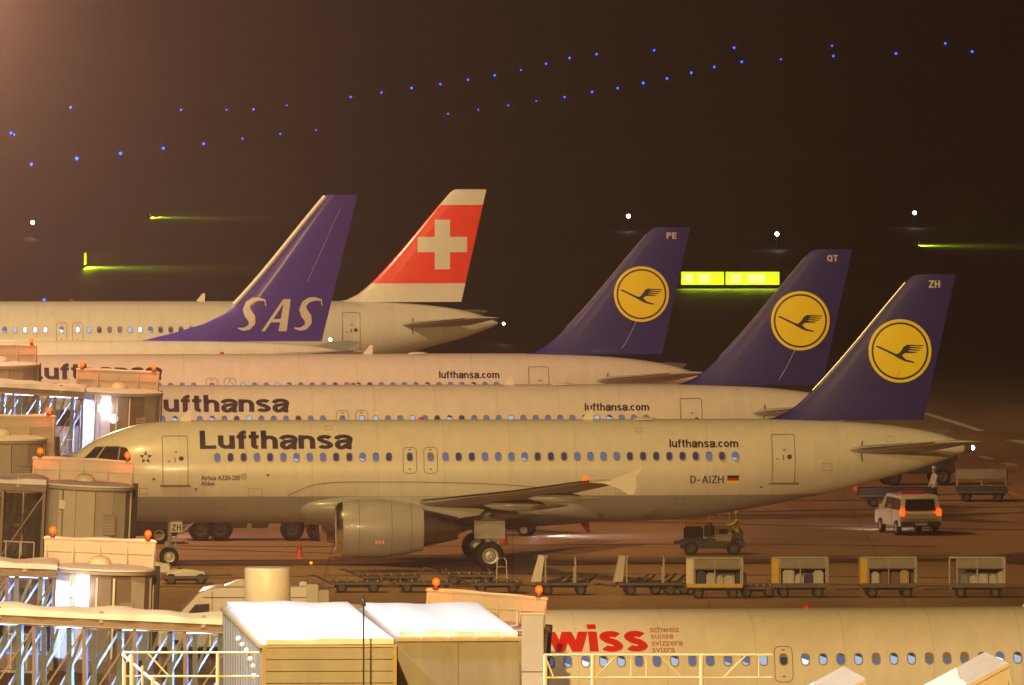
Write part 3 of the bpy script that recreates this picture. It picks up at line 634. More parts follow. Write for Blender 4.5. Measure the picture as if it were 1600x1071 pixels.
    if liv.get('taillamp'):
        MB().ball((37.66,-.02,4.70), .085).build('tail_lamp', M['whitelamp'], t, smooth=True)
        MB().lathe([(37.3,.26),(37.62,.16),(37.62,.02)], 'x', (0,0,4.72), 16).build('tailcone_cap', M['seam'], t)
    if liv.get('winglamp'):
        MB().ball((20.75,-15.2,4.10), .13).build('wing_beacon', M['core'], t, smooth=True)
    MB().prism([(21.6,1.80),(22.0,1.80),(22.1,1.30),(21.95,1.30)], -.03, .03).build('drain_mast', M['redtxt'], t)
    # undercarriage
    ng = MB().tube([(5.05,0,1.95),(5.0,0,.42)], [.10,.08], 10).tube([(5.0,-.18,.40),(5.0,.18,.40)], .06, 8).bar((5.0,0,.95),(6.1,0,1.85),.07).bar((4.88,-.12,.9),(4.88,.12,.9),.14,.16).bar((5.12,0,.55),(5.28,0,.95),.05).bar((5.28,0,.95),(5.06,0,1.25),.05).build('nose_gear_leg', M['grey'], t, smooth=40)
    for y in (-.25,.25): wheel(ng, 'wheel', (5.0,y,.385), .385, .22)
    nd = MB().bbox(5.05,5.52,-.36,-.33,1.38,1.86,.012).build('nose_gear_door', M['whitepaint'], t); MB().bbox(5.05,5.52,.33,.36,1.38,1.86,.012).build('nose_gear_door', M['whitepaint'], t)
    if liv.get('code') and gear:
        wrap(letters(liv['code'], .18, .12), (5.10,5.47,1.44,1.70), lambda x, z: -.364, 'gear_code', M['ink'], nd)
        MB().ball((5.0,-.1,1.12), .06).ball((5.0,.1,1.12), .06).build('taxi_lamp', M['paleink'], ng)
    for s in (-1, 1):
        g = MB().tube([(17.6,s*3.6,2.6),(17.72,s*3.80,.60)], [.16,.12], 12).tube([(17.72,s*3.25,.575),(17.72,s*4.35,.575)], .09, 10).bar((17.7,s*3.8,1.1),(17.7,s*2.4,2.2),.10).bar((17.98,s*3.8,.75),(18.1,s*3.8,1.2),.06).bar((18.1,s*3.8,1.2),(17.8,s*3.75,1.6),.06).build('main_gear_leg', M['grey'], t, smooth=40)
        for y in (3.34,4.27): wheel(g, 'wheel', (17.72,s*y,.575), .575, .42)
        MB().bbox(17.1,18.35,s*4.05-.02,s*4.05+.02,1.25,2.35,.012).build('main_gear_door', M['grey'], t)
    return t
def nose_at(px_nose, dist, yaw): return ((px_nose-CX)*dist/F, dist, 0)
W0 = [6.86+.5335*k for k in range(14)]; W1 = [16.08+.5335*k for k in range(23)]; EX = (14.64,15.48)
DIM = [1,2,3,0,1,4,9,1]
def lh_texts(reg, full=True):
    t = [('Lufthansa', (6.17,12.36,4.77,5.53), 'ink', .205, .065), ('lufthansa.com', (25.17,27.97,4.80,5.14), 'ink', .195, .085), ('D-AI'+reg, (26.00,27.36,3.36,3.68), 'ink', .14, .12)]
    if full: t += [('Airbus A320-200', (6.20,7.78,3.55,3.75), 'ink', .02, 1.0), ('Ahlen', (6.20,6.75,3.33,3.51), 'ink', .02, 1.0)]
    return t
FLAG = [('flag_stripe_black', [(27.50,3.57),(27.98,3.57),(27.98,3.68),(27.50,3.68)], 'dark'), ('flag_stripe_red', [(27.50,3.465),(27.98,3.465),(27.98,3.57),(27.50,3.57)], 'redtxt'), ('flag_stripe_gold', [(27.50,3.36),(27.98,3.36),(27.98,3.465),(27.50,3.465)], 'yellow')]
zh = airliner('airliner', 'white airliner with navy tail marked ZH, nearest of the navy-tailed three', 'parked airliners', nose_at(71, 553.7, 4), 4,
    dict(body=M['white'], fin=M['navy'], crane=1, code='ZH', texts=lh_texts('ZH'), patches=FLAG, star=1, taillamp=1, winglamp=1, bright=1, panes=[0,1,0,2,8,1,0,6,9,0,1]), W0+W1, EX)
wrap(poly_bm(circle(7.93,3.70,.115,24,.09)+circle(7.93,3.70,.035,12)), (7.8,8.06,3.5,3.9), lambda x, z: Hull(A320).at(x, z, .008), 'ring_emblem', M['ink'], zh, .1, None, fit=False)
qt = airliner('airliner', 'white airliner with navy tail marked QT, middle of the navy-tailed three', 'parked airliners', nose_at(4, 593.4, 4), 4,
    dict(body=M['white'], fin=M['navy'], crane=1, code='QT', texts=lh_texts('QT', False), hinge=1, panes=DIM), W0+W1, EX, gear=False)
pe = airliner('airliner', 'white airliner with navy tail marked PE, farthest of the navy-tailed three', 'parked airliners', nose_at(-166, 633.6, 4), 4,
    dict(body=M['white'], fin=M['navy'], crane=1, code='PE', texts=lh_texts('PE', False), hinge=1, panes=DIM), W0+W1, EX, gear=False)
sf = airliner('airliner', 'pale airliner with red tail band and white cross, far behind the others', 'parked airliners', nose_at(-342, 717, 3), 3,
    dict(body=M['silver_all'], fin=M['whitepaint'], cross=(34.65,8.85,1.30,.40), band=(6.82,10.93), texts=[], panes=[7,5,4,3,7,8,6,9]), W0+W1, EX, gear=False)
sw = airliner('airliner', 'cream airliner with red wiss lettering beside the snow-covered boxes in front', 'parked airliners', nose_at(470, 405.2, 9), 9,
    dict(body=M['white_all'], fin=M['whitepaint'], swiss=1, texts=[('swiss', (6.42,10.13,4.74,5.52), 'redtxt', .23, .06), ('schweiz', (10.25,11.12,5.28,5.46), 'brick', .005, 1.0), ('suisse', (10.25,10.92,5.10,5.26), 'brick', .005, 1.0), ('svizzera', (10.25,11.18,4.90,5.07), 'brick', .005, 1.0), ('svizra', (10.25,10.93,4.71,4.88), 'brick', .005, 1.0)],
    panes=[1,3,9,2,5,3,9,8,5,2,4,6]), [7.16+.5335*k for k in range(13)]+[14.82+.5335*k for k in range(20)], (14.17,), gear=False)

# ------------------------------------------------------------------ second type: the airliner with the blue SAS fin
B737 = [(0,-.5,-.52,.01),(.1,-.2,-.85,.3),(.8,.45,-1.3,.9),(2,1.2,-1.6,1.45),(3.2,1.65,-1.8,1.7),(5,1.95,-1.98,1.86),(6.5,2.0,-2.0,1.88),(24,2.0,-2.0,1.88),(28,2.0,-1.7,1.82),(31,1.98,-1.05,1.6),(34,1.9,-.2,1.1),(36.5,1.72,.5,.6),(38,1.45,.9,.3),(38.5,1.2,1.05,.12)]
def sas(loc, yaw):
    t = thing('airliner', 'beige airliner with purple-blue SAS tail fin in front of the red-tailed one', 'airplane', loc, R(yaw), 'parked airliners')
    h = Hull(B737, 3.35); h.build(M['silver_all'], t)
    fin = Fin([(28.0,5.30),(28.6,5.43),(31.2,6.14),(32.35,6.7),(32.96,7.3),(37.25,12.40),(37.32,12.48)], [(37.02,5.15),(38.82,12.48)], .075)
    fo = fin.build('tail_fin', M['purple'], t)
    MB().tube([(fin.le(z)-.01, 0, z) for z in [7.1+(12.4-7.1)*k/12 for k in range(13)]], [.13]+[.12]*12, 8).build('leading_edge', M['whitepaint'], fo, smooth=60)
    def S(ox, oz, w, hh):
        c = [(.93,.78),(.86,.96),(.62,1.0),(.42,.97),(.27,.86),(.24,.70),(.34,.55),(.50,.40),(.55,.25),(.47,.12),(.28,.06),(.06,.10)]
        wd = [.03,.05,.11,.16,.21,.25,.27,.27,.24,.17,.10,.03]; L_, R_ = [], []
        for i, p in enumerate(c):
            a, b = c[max(i-1,0)], c[min(i+1,len(c)-1)]; dx, dz = b[0]-a[0], b[1]-a[1]; n = math.hypot(dx, dz); q = wd[i]*.5
            L_.append((p[0]-dz/n*q, p[1]+dx/n*q)); R_.append((p[0]+dz/n*q, p[1]-dx/n*q))
        mp = lambda p: (ox+(p[0]+.22*p[1]-.1)*w, oz+p[1]*hh)
        return [[mp(L_[i]), mp(L_[i+1]), mp(R_[i+1]), mp(R_[i])] for i in range(len(c)-1)]
    def A(ox, oz, w, hh):
        mp = lambda p: (ox+(p[0]+.22*p[1]-.1)*w, oz+p[1]*hh)
        return [[mp(p) for p in q] for q in ([(-.12,0),(.02,0),(.60,.85),(.62,1.0),(.56,1.0)], [(.56,1.0),(.86,1.0),(.92,0),(.58,0),(.60,.85)], [(.22,.28),(.60,.28),(.60,.38),(.29,.38)])]
    polys = S(32.95,5.80,1.35,1.58)+A(34.35,5.80,1.20,1.58)+S(35.72,5.80,1.35,1.58)
    wrap(poly_bm(polys), (32.5,37.4,5.6,7.5), lambda x, z: fin.at(x, z, .012), 'lettering', M['whitepaint'], fo, .2, .25, fit=False)
    MB().tube([(fin.te(z)-(fin.te(z)-fin.le(z))*.36, fin.at(fin.te(z)-(fin.te(z)-fin.le(z))*.36, z, .004), z) for z in [8.2+k*.4 for k in range(10)]], .007, 5).build('rudder_hinge_line', M['paleink'], fo)
    for s in (-1, 1):
        st = loft_wing('tailplane', [(34.2,38.0,s*.9,4.55,.09),(35.6,38.2,s*3,4.72,.09),(38.2,39.5,s*7.1,5.02,.09)], M['wing'], t)
        MB().tube([(34.2,s*.9,4.56),(38.2,s*7.1,5.03)], .035, 6).build('leading_edge', M['metal'], st)
        wg = loft_wing('wing', [(13,20,s*1.2,1.9,.11),(16,20,s*5.5,2.25,.11),(22.6,24,s*17,3.3,.1)], M['wing'], t)
        e = MB().lathe([(.7,.75),(.05,.85),(0,.92),(.4,1.05),(1.4,1.1),(2.4,1.0),(3.6,.8),(3.5,.72)], 'x', (11.5,s*4.9,1.45), 28).build('engine_nacelle', M['grey'], t, smooth=50)
        MB().lathe([(.6,.001),(.62,.76)], 'x', (11.5,s*4.9,1.45), 20).build('fan', M['dark'], e)
        g = MB().tube([(19.5,s*2.8,2.0),(19.5,s*2.85,.56)], .12, 10).tube([(19.5,s*2.4,.56),(19.5,s*3.3,.56)], .08, 8).build('main_gear_leg', M['grey'], t)
        for y in (2.45,3.25): wheel(g, 'wheel', (19.5,s*y,.56), .56, .38)
    ng = MB().tube([(4.3,0,1.8),(4.3,0,.35)], .08, 8).build('nose_gear_leg', M['grey'], t)
    for y in (-.2,.2): wheel(ng, 'wheel', (4.3,y,.35), .35, .2)
    fm, panes = window_meshes(h, 'b737', 3.95)
    for k in range(42): wo = inst('window', fm, t, (6.2+.508*k,0,0)); inst('pane', panes[random.choice(DIM)], wo)
    for q in ([(1.5,4.0),(2.1,4.5),(2.6,4.5),(2.2,3.95)], [(2.3,3.95),(2.7,4.5),(3.2,4.45),(3.2,3.95)]): patch(h, q, 'cockpit_window', M['cockpit'], t, .01)
    return t
sas(nose_at(-681, 669, 4), 4)
# ================================================================== PASSENGER BOARDING BRIDGES
def lumpy_slab(x0, x1, y0, y1, z0, h, n=24, amp=0.05, seed=1, over=0.06):
    """snow lying on a flat roof: uneven top, rounded and irregular edges"""
    rnd = random.Random(seed); ny = 6; vs = []; fs = []; ph = [rnd.uniform(0, 6.3) for _ in range(8)]
    def edge(x, k): return over*(0.5+0.5*math.sin(x*2.9+ph[k])+0.4*math.sin(x*7.1+ph[k+1]))
    for i in range(n+1):
        x = x0+(x1-x0)*i/n
        for j in range(ny+1):
            v = j/ny; ya = y0-edge(x, 0); yb = y1+edge(x, 2); y = ya+(yb-ya)*v
            e = min(v, 1-v, )*ny; e = min(1, e/1.0) if e < 1 else 1
            ex = min(1, min(i, n-i)/1.2)
            z = z0+(h+amp*math.sin(x*1.7+ph[4]+v*2)+amp*.6*math.sin(x*4.3+ph[5]))*(0.72 if (j in (0, ny) or i in (0, n)) else 1)
            vs.append((x, y, max(z, z0+.015)))
    base = len(vs)
    for i in range(n+1):
        x = x0+(x1-x0)*i/n
        for j in range(ny+1):
            v = j/ny; ya = y0-edge(x, 0)*.6; yb = y1+edge(x, 2)*.6; vs.append((x, ya+(yb-ya)*v, z0))
    k = ny+1
    for i in range(n):
        for j in range(ny):
            fs.append((i*k+j, (i+1)*k+j, (i+1)*k+j+1, i*k+j+1)); fs.append((base+i*k+j, base+i*k+j+1, base+(i+1)*k+j+1, base+(i+1)*k+j))
        fs.append((i*k, base+i*k, base+(i+1)*k, (i+1)*k)); fs.append((i*k+ny, (i+1)*k+ny, base+(i+1)*k+ny, base+i*k+ny))
    for j in range(ny):
        fs.append((j, j+1, base+j+1, base+j)); fs.append((n*k+j, base+n*k+j, base+n*k+j+1, n*k+j+1))
    return MB().add(vs, fs)
def red_lamp(parent, loc, power=35, name='red_warning_lamp', col=(1,.10,.02)):
    MB().lathe([(-.16,.09),(-.10,.10),(-.09,.06),(.0,.06)], 'z', loc, 12).build('lamp_base', M['steel'], parent)
    lens = MB().ball((loc[0], loc[1], loc[2]+.06), .105, n=12, sz=1.1).build(name, M['core'], parent, smooth=True)
    l = bpy.data.lights.new('lamp_light', 'POINT'); l.energy = power; l.color = col; l.shadow_soft_size = .13
    o = bpy.data.objects.new('lamp_light', l); o.location = (loc[0], loc[1]-.2, loc[2]+.1); link(o, lens)
def bridge(label, loc, rz=0.0, length=9.0, slope=0.035, lit=0.0, pane='glass', bay=1.48, cab_mat='cream', fascia_mat='cream', fascia=(-2.0,1.75), cab_r=1.55, wall_lamp=False, porthole=False, seed=1, ribs=4, hood=True, roofz=6.05, tilt=0.0):
    """tunnel runs to -x, cab at the origin, canopy fascia on the far (+y) side"""
    t = thing('boarding_bridge', label, 'boarding bridge', loc, rz, 'passenger boarding bridges'); t.rotation_euler.y = R(tilt)
    fl, rf = 3.25, roofz-.28                          # floor and roof height at the cab
    zt = lambda x: (-x-cab_r)*slope                   # the tunnel climbs away from the cab
    ya, yb = -1.25, 1.05; xr = -cab_r*.92; xl = -cab_r-length
    # main beams
    for (nm, z0, z1, yy) in (('roof_beam', rf-.05, rf+.22, ya), ('floor_beam', fl-.42, fl+.05, ya), ('roof_beam', rf-.05, rf+.22, yb), ('floor_beam', fl-.42, fl+.05, yb)):
        MB().add([(xl,yy-.06,z0+zt(xl)),(xr,yy-.06,z0+zt(xr)),(xr,yy+.06,z0+zt(xr)),(xl,yy+.06,z0+zt(xl)),(xl,yy-.06,z1+zt(xl)),(xr,yy-.06,z1+zt(xr)),(xr,yy+.06,z1+zt(xr)),(xl,yy+.06,z1+zt(xl))],
                 [(0,3,2,1),(4,5,6,7),(0,1,5,4),(1,2,6,5),(2,3,7,6),(3,0,4,7)]).build(nm, M['brown'], t)
    sl = lambda z0, z1, m, nm: MB().add([(xl,ya+.07,z0+zt(xl)),(xr,ya+.07,z0+zt(xr)),(xr,yb-.07,z0+zt(xr)),(xl,yb-.07,z0+zt(xl)),(xl,ya+.07,z1+zt(xl)),(xr,ya+.07,z1+zt(xr)),(xr,yb-.07,z1+zt(xr)),(xl,yb-.07,z1+zt(xl))],
                 [(0,3,2,1),(4,5,6,7),(0,1,5,4),(1,2,6,5),(2,3,7,6),(3,0,4,7)]).build(nm, m, t)
    sl(fl-.12, fl, M['carpet'], 'corridor_floor'); rp = sl(rf+.10, rf+.20, M['tan'], 'roof_panel')
    so = lumpy_slab(xl, xr, ya-.12, yb, 0, .25, 60, .04, seed, .10)
    so.v = [(x, y, z+rf+.222+zt(x)) for (x, y, z) in so.v]; so.build('roof_snow', M['snow'], t, smooth=50)
    # posts, diagonals, panes
    nb = max(1, int(length/bay)); post = MB().box(-.05,.05,-.05,.05,0,1).mesh('post', M['brown']); ipost = MB().box(-.075,.075,-.05,.05,0,1).mesh('inner_post', M['bluegrey'])
    gm = MB().box(0,1,-.006,.006,0,1).mesh('window_pane', M[pane])
    for k in range(nb+1):
        x = xr-.06-k*bay
        if x < xl: break
        z0, z1 = fl+.05+zt(x), rf-.05+zt(x); inst('post', post, t, (x, ya-.02, z0), scale=(1,1,z1-z0)); inst('post', post, t, (x, yb+.02, z0), scale=(1,1,z1-z0))
        for q in (.30, .80):
            inst('inner_post', ipost, t, (x-bay*q, ya+.14, z0), scale=(1,1,z1-z0))
            if q < .5: inst('inner_post', ipost, t, (x-bay*q, yb-.14, z0), scale=(1,1,z1-z0))
        xb = max(xl, x-bay)
        for h0, h1 in ((0, .5), (.5, 1)):
            xa_, xb_ = x+(xb-x)*h0, x+(xb-x)*h1
            inst('window_pane', gm, t, (xb_+.03, ya+.02, fl+.10+zt(xb_)), scale=(xa_-xb_-.06, 1, rf-fl-.2))
            MB().bar((xb_-.1, ya+.08, fl+.1+zt(xb_)), (xa_-.02, ya+.08, rf-.12+zt(xa_)), .05, .09).build('diagonal_brace', M['bluegrey'], t)
            MB().bar((xb_-.35, yb-.2, fl+.1+zt(xb_)), (xa_+.3, yb-.2, rf-.12+zt(xa_)), .05, .06).build('diagonal_brace', M['tan'], t)
        MB().bar((xb, ya-.03, fl+.1+zt(xb)), (x, ya-.03, rf-.1+zt(x)), .03, .055).build('outer_brace', M['brown'], t)
    if lit:
        nl = max(1, int(length/1.9))
        for k in range(nl):
            x = xr-.9-k*1.9
            lt = MB().box(x-.6,x+.6,-.55,-.42,rf-.10+zt(x),rf-.05+zt(x)).build('ceiling_lamp', M['tube'], t)
            l = bpy.data.lights.new('lamp_light', 'AREA'); l.shape = 'RECTANGLE'; l.size = 1.2; l.size_y = .14; l.energy = lit; l.color = (.26,.42,1.0)
            o = bpy.data.objects.new('lamp_light', l); o.location = (x, -.48, rf-.13+zt(x)); link(o, lt)
    # cab: faceted drum of cladding panels with a roof, door gap and glazing
    n = 7; cm = M[cab_mat]; cab = MB().lathe([(fl-.5,.3),(fl-.45,cab_r-.1),(fl-.05,cab_r-.02),(fl-.02,.2)], 'z', n=32).build('cab_floor', M['brown'], t, smooth=30)
    cy_ = .35
    for k in range(n):
        a0 = math.pi+k*math.pi/n*1.0; a1 = a0+math.pi/n
        p0 = (cab_r*math.cos(a0), cab_r*math.sin(a0)*.95+cy_); p1 = (cab_r*math.cos(a1), cab_r*math.sin(a1)*.95+cy_); g = .012
        d = Vector((p1[0]-p0[0], p1[1]-p0[1], 0)).normalized(); nrm = Vector((d.y, -d.x, 0)); off = .03 if k % 3 == 1 else 0
        z0, z1 = fl-.35, rf+.1
        q = [Vector((*p0,0))+d*g+nrm*off, Vector((*p1,0))-d*g+nrm*off]; r_ = [v-nrm*.06 for v in q]
        pm = cm if k in (1, 2, 5) else M['tan']
        if k in (3, 4) and wall_lamp: pm = M['brown']
        MB().add([(q[0].x,q[0].y,z0),(q[1].x,q[1].y,z0),(q[1].x,q[1].y,z1),(q[0].x,q[0].y,z1),(r_[0].x,r_[0].y,z0),(r_[1].x,r_[1].y,z0),(r_[1].x,r_[1].y,z1),(r_[0].x,r_[0].y,z1)],
                 [(0,1,2,3),(7,6,5,4),(0,4,5,1),(1,5,6,2),(2,6,7,3),(3,7,4,0)]).build('cladding_panel', pm, t)
    for s in (-1, 1): MB().box(s*cab_r-.05, s*cab_r+.05, cy_, 1.75, fl-.35, rf+.1).build('side_panel', cm, t)
    MB().lathe([(rf+.10,.01),(rf+.10,cab_r+.12),(rf+.20,cab_r+.14),(rf+.24,.01)], 'z', (0,cy_,0), 36).build('cab_roof', M['tan'], t, smooth=30)
    MB().lathe([(rf+.235,.01),(rf+.215,cab_r+.16),(rf+.27,cab_r+.15),(rf+.33,cab_r*.9),(rf+.36,cab_r*.5),(rf+.36,.01)], 'z', (0,cy_-.02,0), 40).build('cab_roof_snow', M['snow'], t, smooth=60)
    MB().lathe([(0,.36),(.10,.35),(.20,.27),(.26,.12),(.27,.01)], 'z', (-.1,.55,rf+.36), 20).build('roof_dome', M['rail'], t, smooth=60)
    # canopy fascia with ribs, behind the roof
    f0, f1 = fascia; z0, z1 = rf-.25, rf+1.02; fa = MB().box(f0, f1, 1.80, 1.86, z0, z1).build('canopy_fascia', M[fascia_mat], t)
    MB().box(f0-.03, f1+.03, 1.76, 1.95, z1, z1+.05).build('fascia_cap', M[fascia_mat], t)
    lumpy_slab(f0, f1, 1.76, 1.95, z1+.05, .04, 30, .02, seed+3, .02).build('fascia_snow', M['snow'], t, smooth=50)
    MB().box(f0, f1, 1.74, 1.80, z1-.38, z1-.34).build('fascia_rail', M[fascia_mat], t)
    for k in range(ribs+1):
        x = f0+.06+(f1-f0-.12)*k/ribs
        MB().add([(x-.02,1.80,z0),(x-.02,1.80,z1-.05),(x-.02,1.30,z0),(x+.02,1.80,z0),(x+.02,1.80,z1-.05),(x+.02,1.30,z0)], [(0,1,2),(5,4,3),(0,3,4,1),(1,4,5,2),(2,5,3,0)]).build('fascia_rib', M[fascia_mat], t)
    MB().box(f1-.35, f1, 1.70, 1.87, fl-.3, z0+.01).build('fascia_leg', M[fascia_mat], t)
    for x in (f0+.25, f1-.25): red_lamp(t, (x, 1.78, z1+.22))
    if hood:
        mb = MB()
        for k in range(6):
            y = 1.9+k*.16; r_ = .10*(k % 2); mb.box(f0+.3-r_, f1+.05+r_, y, y+.15, fl-.2-r_, rf+.15+r_)
        mb.build('folding_canopy', M['kit'], t)
    if wall_lamp:
        lo = (-.62, cy_-cab_r*.95-.02, rf-.42)
        MB().bbox(lo[0]-.17, lo[0]+.17, lo[1]-.14, lo[1]+.12, lo[2]-.22, lo[2]+.18, .03).build('wall_lamp', M['whitelamp'], t)
        l = bpy.data.lights.new('lamp_light', 'POINT'); l.energy = 7; l.color = (.75,.8,1); l.shadow_soft_size = .2
        o = bpy.data.objects.new('lamp_light', l); o.location = (lo[0], lo[1]-.35, lo[2]); link(o, t)
        for x in (-.12, .42): MB().box(x-.03,x+.03,-cab_r*.95+cy_-.09,-cab_r*.95+cy_-.03,fl,rf).build('door_frame', M['rail'], t)
    # service fittings
    xv = cab_r*.55; av = -math.sqrt(cab_r**2-xv*xv)*.95+cy_
    gr = MB().bbox(xv-.24, xv+.24, av-.10, av-.02, rf-1.5, rf-.75, .02).build('vent_grille', M['brown'], t)
    for k in range(6): MB().box(xv-.20, xv+.20, av-.125, av-.101, rf-1.44+k*.11, rf-1.40+k*.11).build('grille_slat', M['galv'], gr)
    MB().bbox(-.95, -.72, -cab_r*.95*.8+cy_-.16, -cab_r*.95*.8+cy_+.05, rf-.62, rf-.30, .02).build('junction_box', M['rail'], t)
    MB().tube([(-.83,-cab_r*.76+cy_-.14,rf-.3),(-.83,-cab_r*.76+cy_-.16,rf+.12)], .025, 6).tube([(-.83,-cab_r*.76+cy_-.14,rf-.62),(-.80,-cab_r*.76+cy_-.16,fl-.2)], .02, 6).build('conduit', M['galv'], t)
    MB().tube([(xl,ya-.10,rf-.02+zt(xl)),(xr,ya-.10,rf-.02+zt(xr))], .03, 6).build('cable_duct', M['galv'], t)
    for k in range(int(length/3)+1): MB().bbox(xr-1.0-k*3-.06, xr-1.0-k*3+.06, ya-.12, ya+.02, rf+.10+zt(xr-1-k*3), rf+.46+zt(xr-1-k*3), .01).build('roof_bracket', M['galv'], t)
    if porthole:
        x = porthole; a = math.sqrt(max(0, cab_r**2-x*x))*.95
        MB().lathe([(-.02,.001),(-.02,.17),(.03,.21),(.06,.21)], 'y', (x, cy_-a-.02, rf-.88), 20).build('porthole', M['p3'], t, smooth=30)
    # handrail landing and support column
    for k in range(3): MB().tube([(-cab_r-.2-.5*k, ya-.5, fl-.4), (-cab_r-.2-.5*k, ya-.5, fl+.7)], .025, 6).build('rail_post', M['rail'], t)
    MB().tube([(-cab_r-.2, ya-.5, fl+.7), (-cab_r-1.3, ya-.5, fl+.7)], .025, 6).build('handrail', M['rail'], t)
    MB().box(-cab_r-1.5, -cab_r, ya-.6, ya, fl-.5, fl-.42).build('landing', M['galv'], t)
    sp = MB().box(-cab_r-2.3, -cab_r-1.9, ya+.1, ya+.45, .7, fl-.4).box(-cab_r-2.3, -cab_r-1.9, yb-.45, yb-.1, .7, fl-.4).box(-cab_r-2.7, -cab_r-1.5, ya-.1, yb+.1, .45, .75).build('support_leg', M['galv'], t)
    for y in (ya-.1, yb+.1):
        for x in (-cab_r-2.5, -cab_r-1.7): wheel(sp, 'wheel', (x, y, .42), .42, .3)
    return t
def bpos(xc, ytop, h=6.80, dy=1.8):
    p = px(xc, ytop, h); return (p.x, p.y-dy, 0)
ZF = 6.80
bridge('boarding bridge cut by the left edge in front of the PE airliner lettering', bpos(6, 541), 0, 8, .03, 0, 'smoke', cab_mat='tan', fascia_mat='tan', fascia=(-2.0,1.5), seed=11)
bridge('brown boarding bridge with a bright wall lamp and lit corridor docked at the QT airliner', bpos(182, 581), 0, 9, .015, 500, 'glass', cab_mat='tan', fascia_mat='tan', fascia=(-2.0,1.55), cab_r=1.65, porthole=-.25, wall_lamp=True, seed=21, tilt=2.4)
bridge('dark boarding bridge half out of the left edge, retracted left of the ZH airliner nose', bpos(8, 652), 0, 8, .03, 0, 'smoke', cab_mat='tan', fascia_mat='tan', fascia=(-2.0,1.95), seed=31, porthole=-.35)
bridge('cream boarding bridge with a dark glazed corridor hiding the ZH airliner nose tip', bpos(127, 720), 0, 9, .0, 0, 'smoke', cab_mat='cream', fascia=(-2.05,1.6), seed=41, tilt=2.6)
bridge('cream boarding bridge with a blue-lit corridor and white door lamp left of the van', bpos(151, 845), 0, 9, .0, 420, 'glass', cab_mat='cream', fascia=(-1.9,1.6), cab_r=1.5, wall_lamp=True, seed=51, tilt=2.2)
# nearest bridge: its cab serves the front airliner, its corridor runs along the bottom left corner
NB = px(365, 955, 6.05)
def near_corridor():
    t = bridge('long blue-lit glazed bridge corridor with snowy roof at the bottom left corner', (NB.x+1.55, NB.y+.6, -.32), 0, 9.0, .045, 420, 'glass', bay=1.48, cab_mat='tan', fascia=(-1.2,-.2), ribs=1, seed=61, hood=False)
    for o in list(t.children):
        if o.name.split('.')[0] in ('canopy_fascia','fascia_cap','fascia_snow','fascia_rail','fascia_rib','fascia_leg','red_warning_lamp','lamp_base','roof_dome'):
            for c in list(o.children): bpy.data.objects.remove(c)
            bpy.data.objects.remove(o)
    return t
near_corridor()
hb = bpos(742, 930)
bridge('cream bridge head with two red lamps docked at the front airliner beside wiss lettering', hb, R(-4), 3.0, .02, 0, 'smoke', cab_mat='cream', fascia=(-2.0,1.5), seed=71, ribs=5, tilt=4.0)

# ------------------------------------------------------------------ snow-covered fixed walkway boxes in the foreground
def walkway_box(label, front_l, ang, w, length, zr, louvre, overhang, seed, panels, side):
    t = thing('walkway_box', label, 'walkway', (front_l.x, front_l.y, 0), ang, 'snow-covered walkway boxes')
    MB().box(0.03, w-.03, .04, length, 2.6, zr-.12).build('inner_wall', M['boxclad'], t)
    if louvre:
        z = zr-.14; k = 0
        while z > 3.2:
            MB().add([(.05,-.02,z),(w-.05,-.02,z),(w-.05,.03,z),(.05,.03,z),(.05,-.09,z-.29),(w-.05,-.09,z-.29),(w-.05,.03,z-.31),(.05,.03,z-.31)], [(0,1,2,3),(7,6,5,4),(0,4,5,1),(1,5,6,2),(2,6,7,3),(3,7,4,0)]).build('louvre_slat', M['boxclad'], t)
            z -= .315; k += 1
        MB().box(-.04,.06,-.10,.05,2.6,zr-.08).build('corner_post', mat('ochre_trim', (.42,.31,.12), .5, var=.12), t); MB().box(w-.06,w+.04,-.10,.05,2.6,zr-.08).build('corner_post', MATS['ochre_trim'], t)
    else:
        n = panels; ww = w/n
        for k in range(n): MB().bbox(k*ww+.008, (k+1)*ww-.008, -.03, .03, 2.6, zr-.10, .008).build('front_panel', M['boxclad'], t)
        MB().box(-.05, w+.05, -.12, .10, zr-.16, zr-.08).build('gutter', mat('ochre_trim', (.42,.31,.12), .5, var=.12), t)
        for k in range(4): MB().box(w*(.2+.22*k)-.02, w*(.2+.22*k)+.02, -.16, .02, zr-.09, zr-.05).build('gutter_clip', M['rail'], t)
    if side:                                              # corrugated side sheets
        for k in range(int(length/1.26)):
            y0 = .06+k*1.26; mb = MB()
            pr = [(y0,.0),(y0+.34,.0),(y0+.42,-.07),(y0+.92,-.07),(y0+1.0,.0),(y0+1.23,.0)]
            vs = [(x-.02, y, 2.6) for y, x in pr]+[(x-.02, y, zr-.12) for y, x in pr]; m_ = len(pr)
            mb.add(vs, [(i, i+1, m_+i+1, m_+i) for i in range(m_-1)]).build('corrugated_sheet', M['boxclad'], t)
        MB().box(-.12, .05, .02, length, zr-.14, zr-.06).build('side_trim', mat('ochre_trim', (.42,.31,.12), .5, var=.12), t)
        rnd = random.Random(5)
        for (y, z) in ((2.4,zr-.75),(3.6,zr-.62),(5.5,zr-.50),(2.0,zr-1.0),(7.5,zr-.45),(9.5,zr-.4)):
            MB().ball((-.15, y, z), .035+.05*rnd.random(), n=9).build('clinging_snow', M['snow'], t, smooth=True)
    MB().box(-.06, w+.06, -.05, length, zr-.12, zr-.04).build('roof_sheet', M['tan'], t)
    so = lumpy_slab(0.06, w-.04, -overhang, length-.3, 0, .20, 26, .03, seed, .05); so.v = [(x, y, z+zr-.038) for x, y, z in so.v]
    so.build('roof_snow', M['snow'], t, smooth=50)
    return t
ZR = 7.2
fl_ = px(412, 1005, ZR); fr_ = px(621, 993, ZR); ANG = R(4.3)
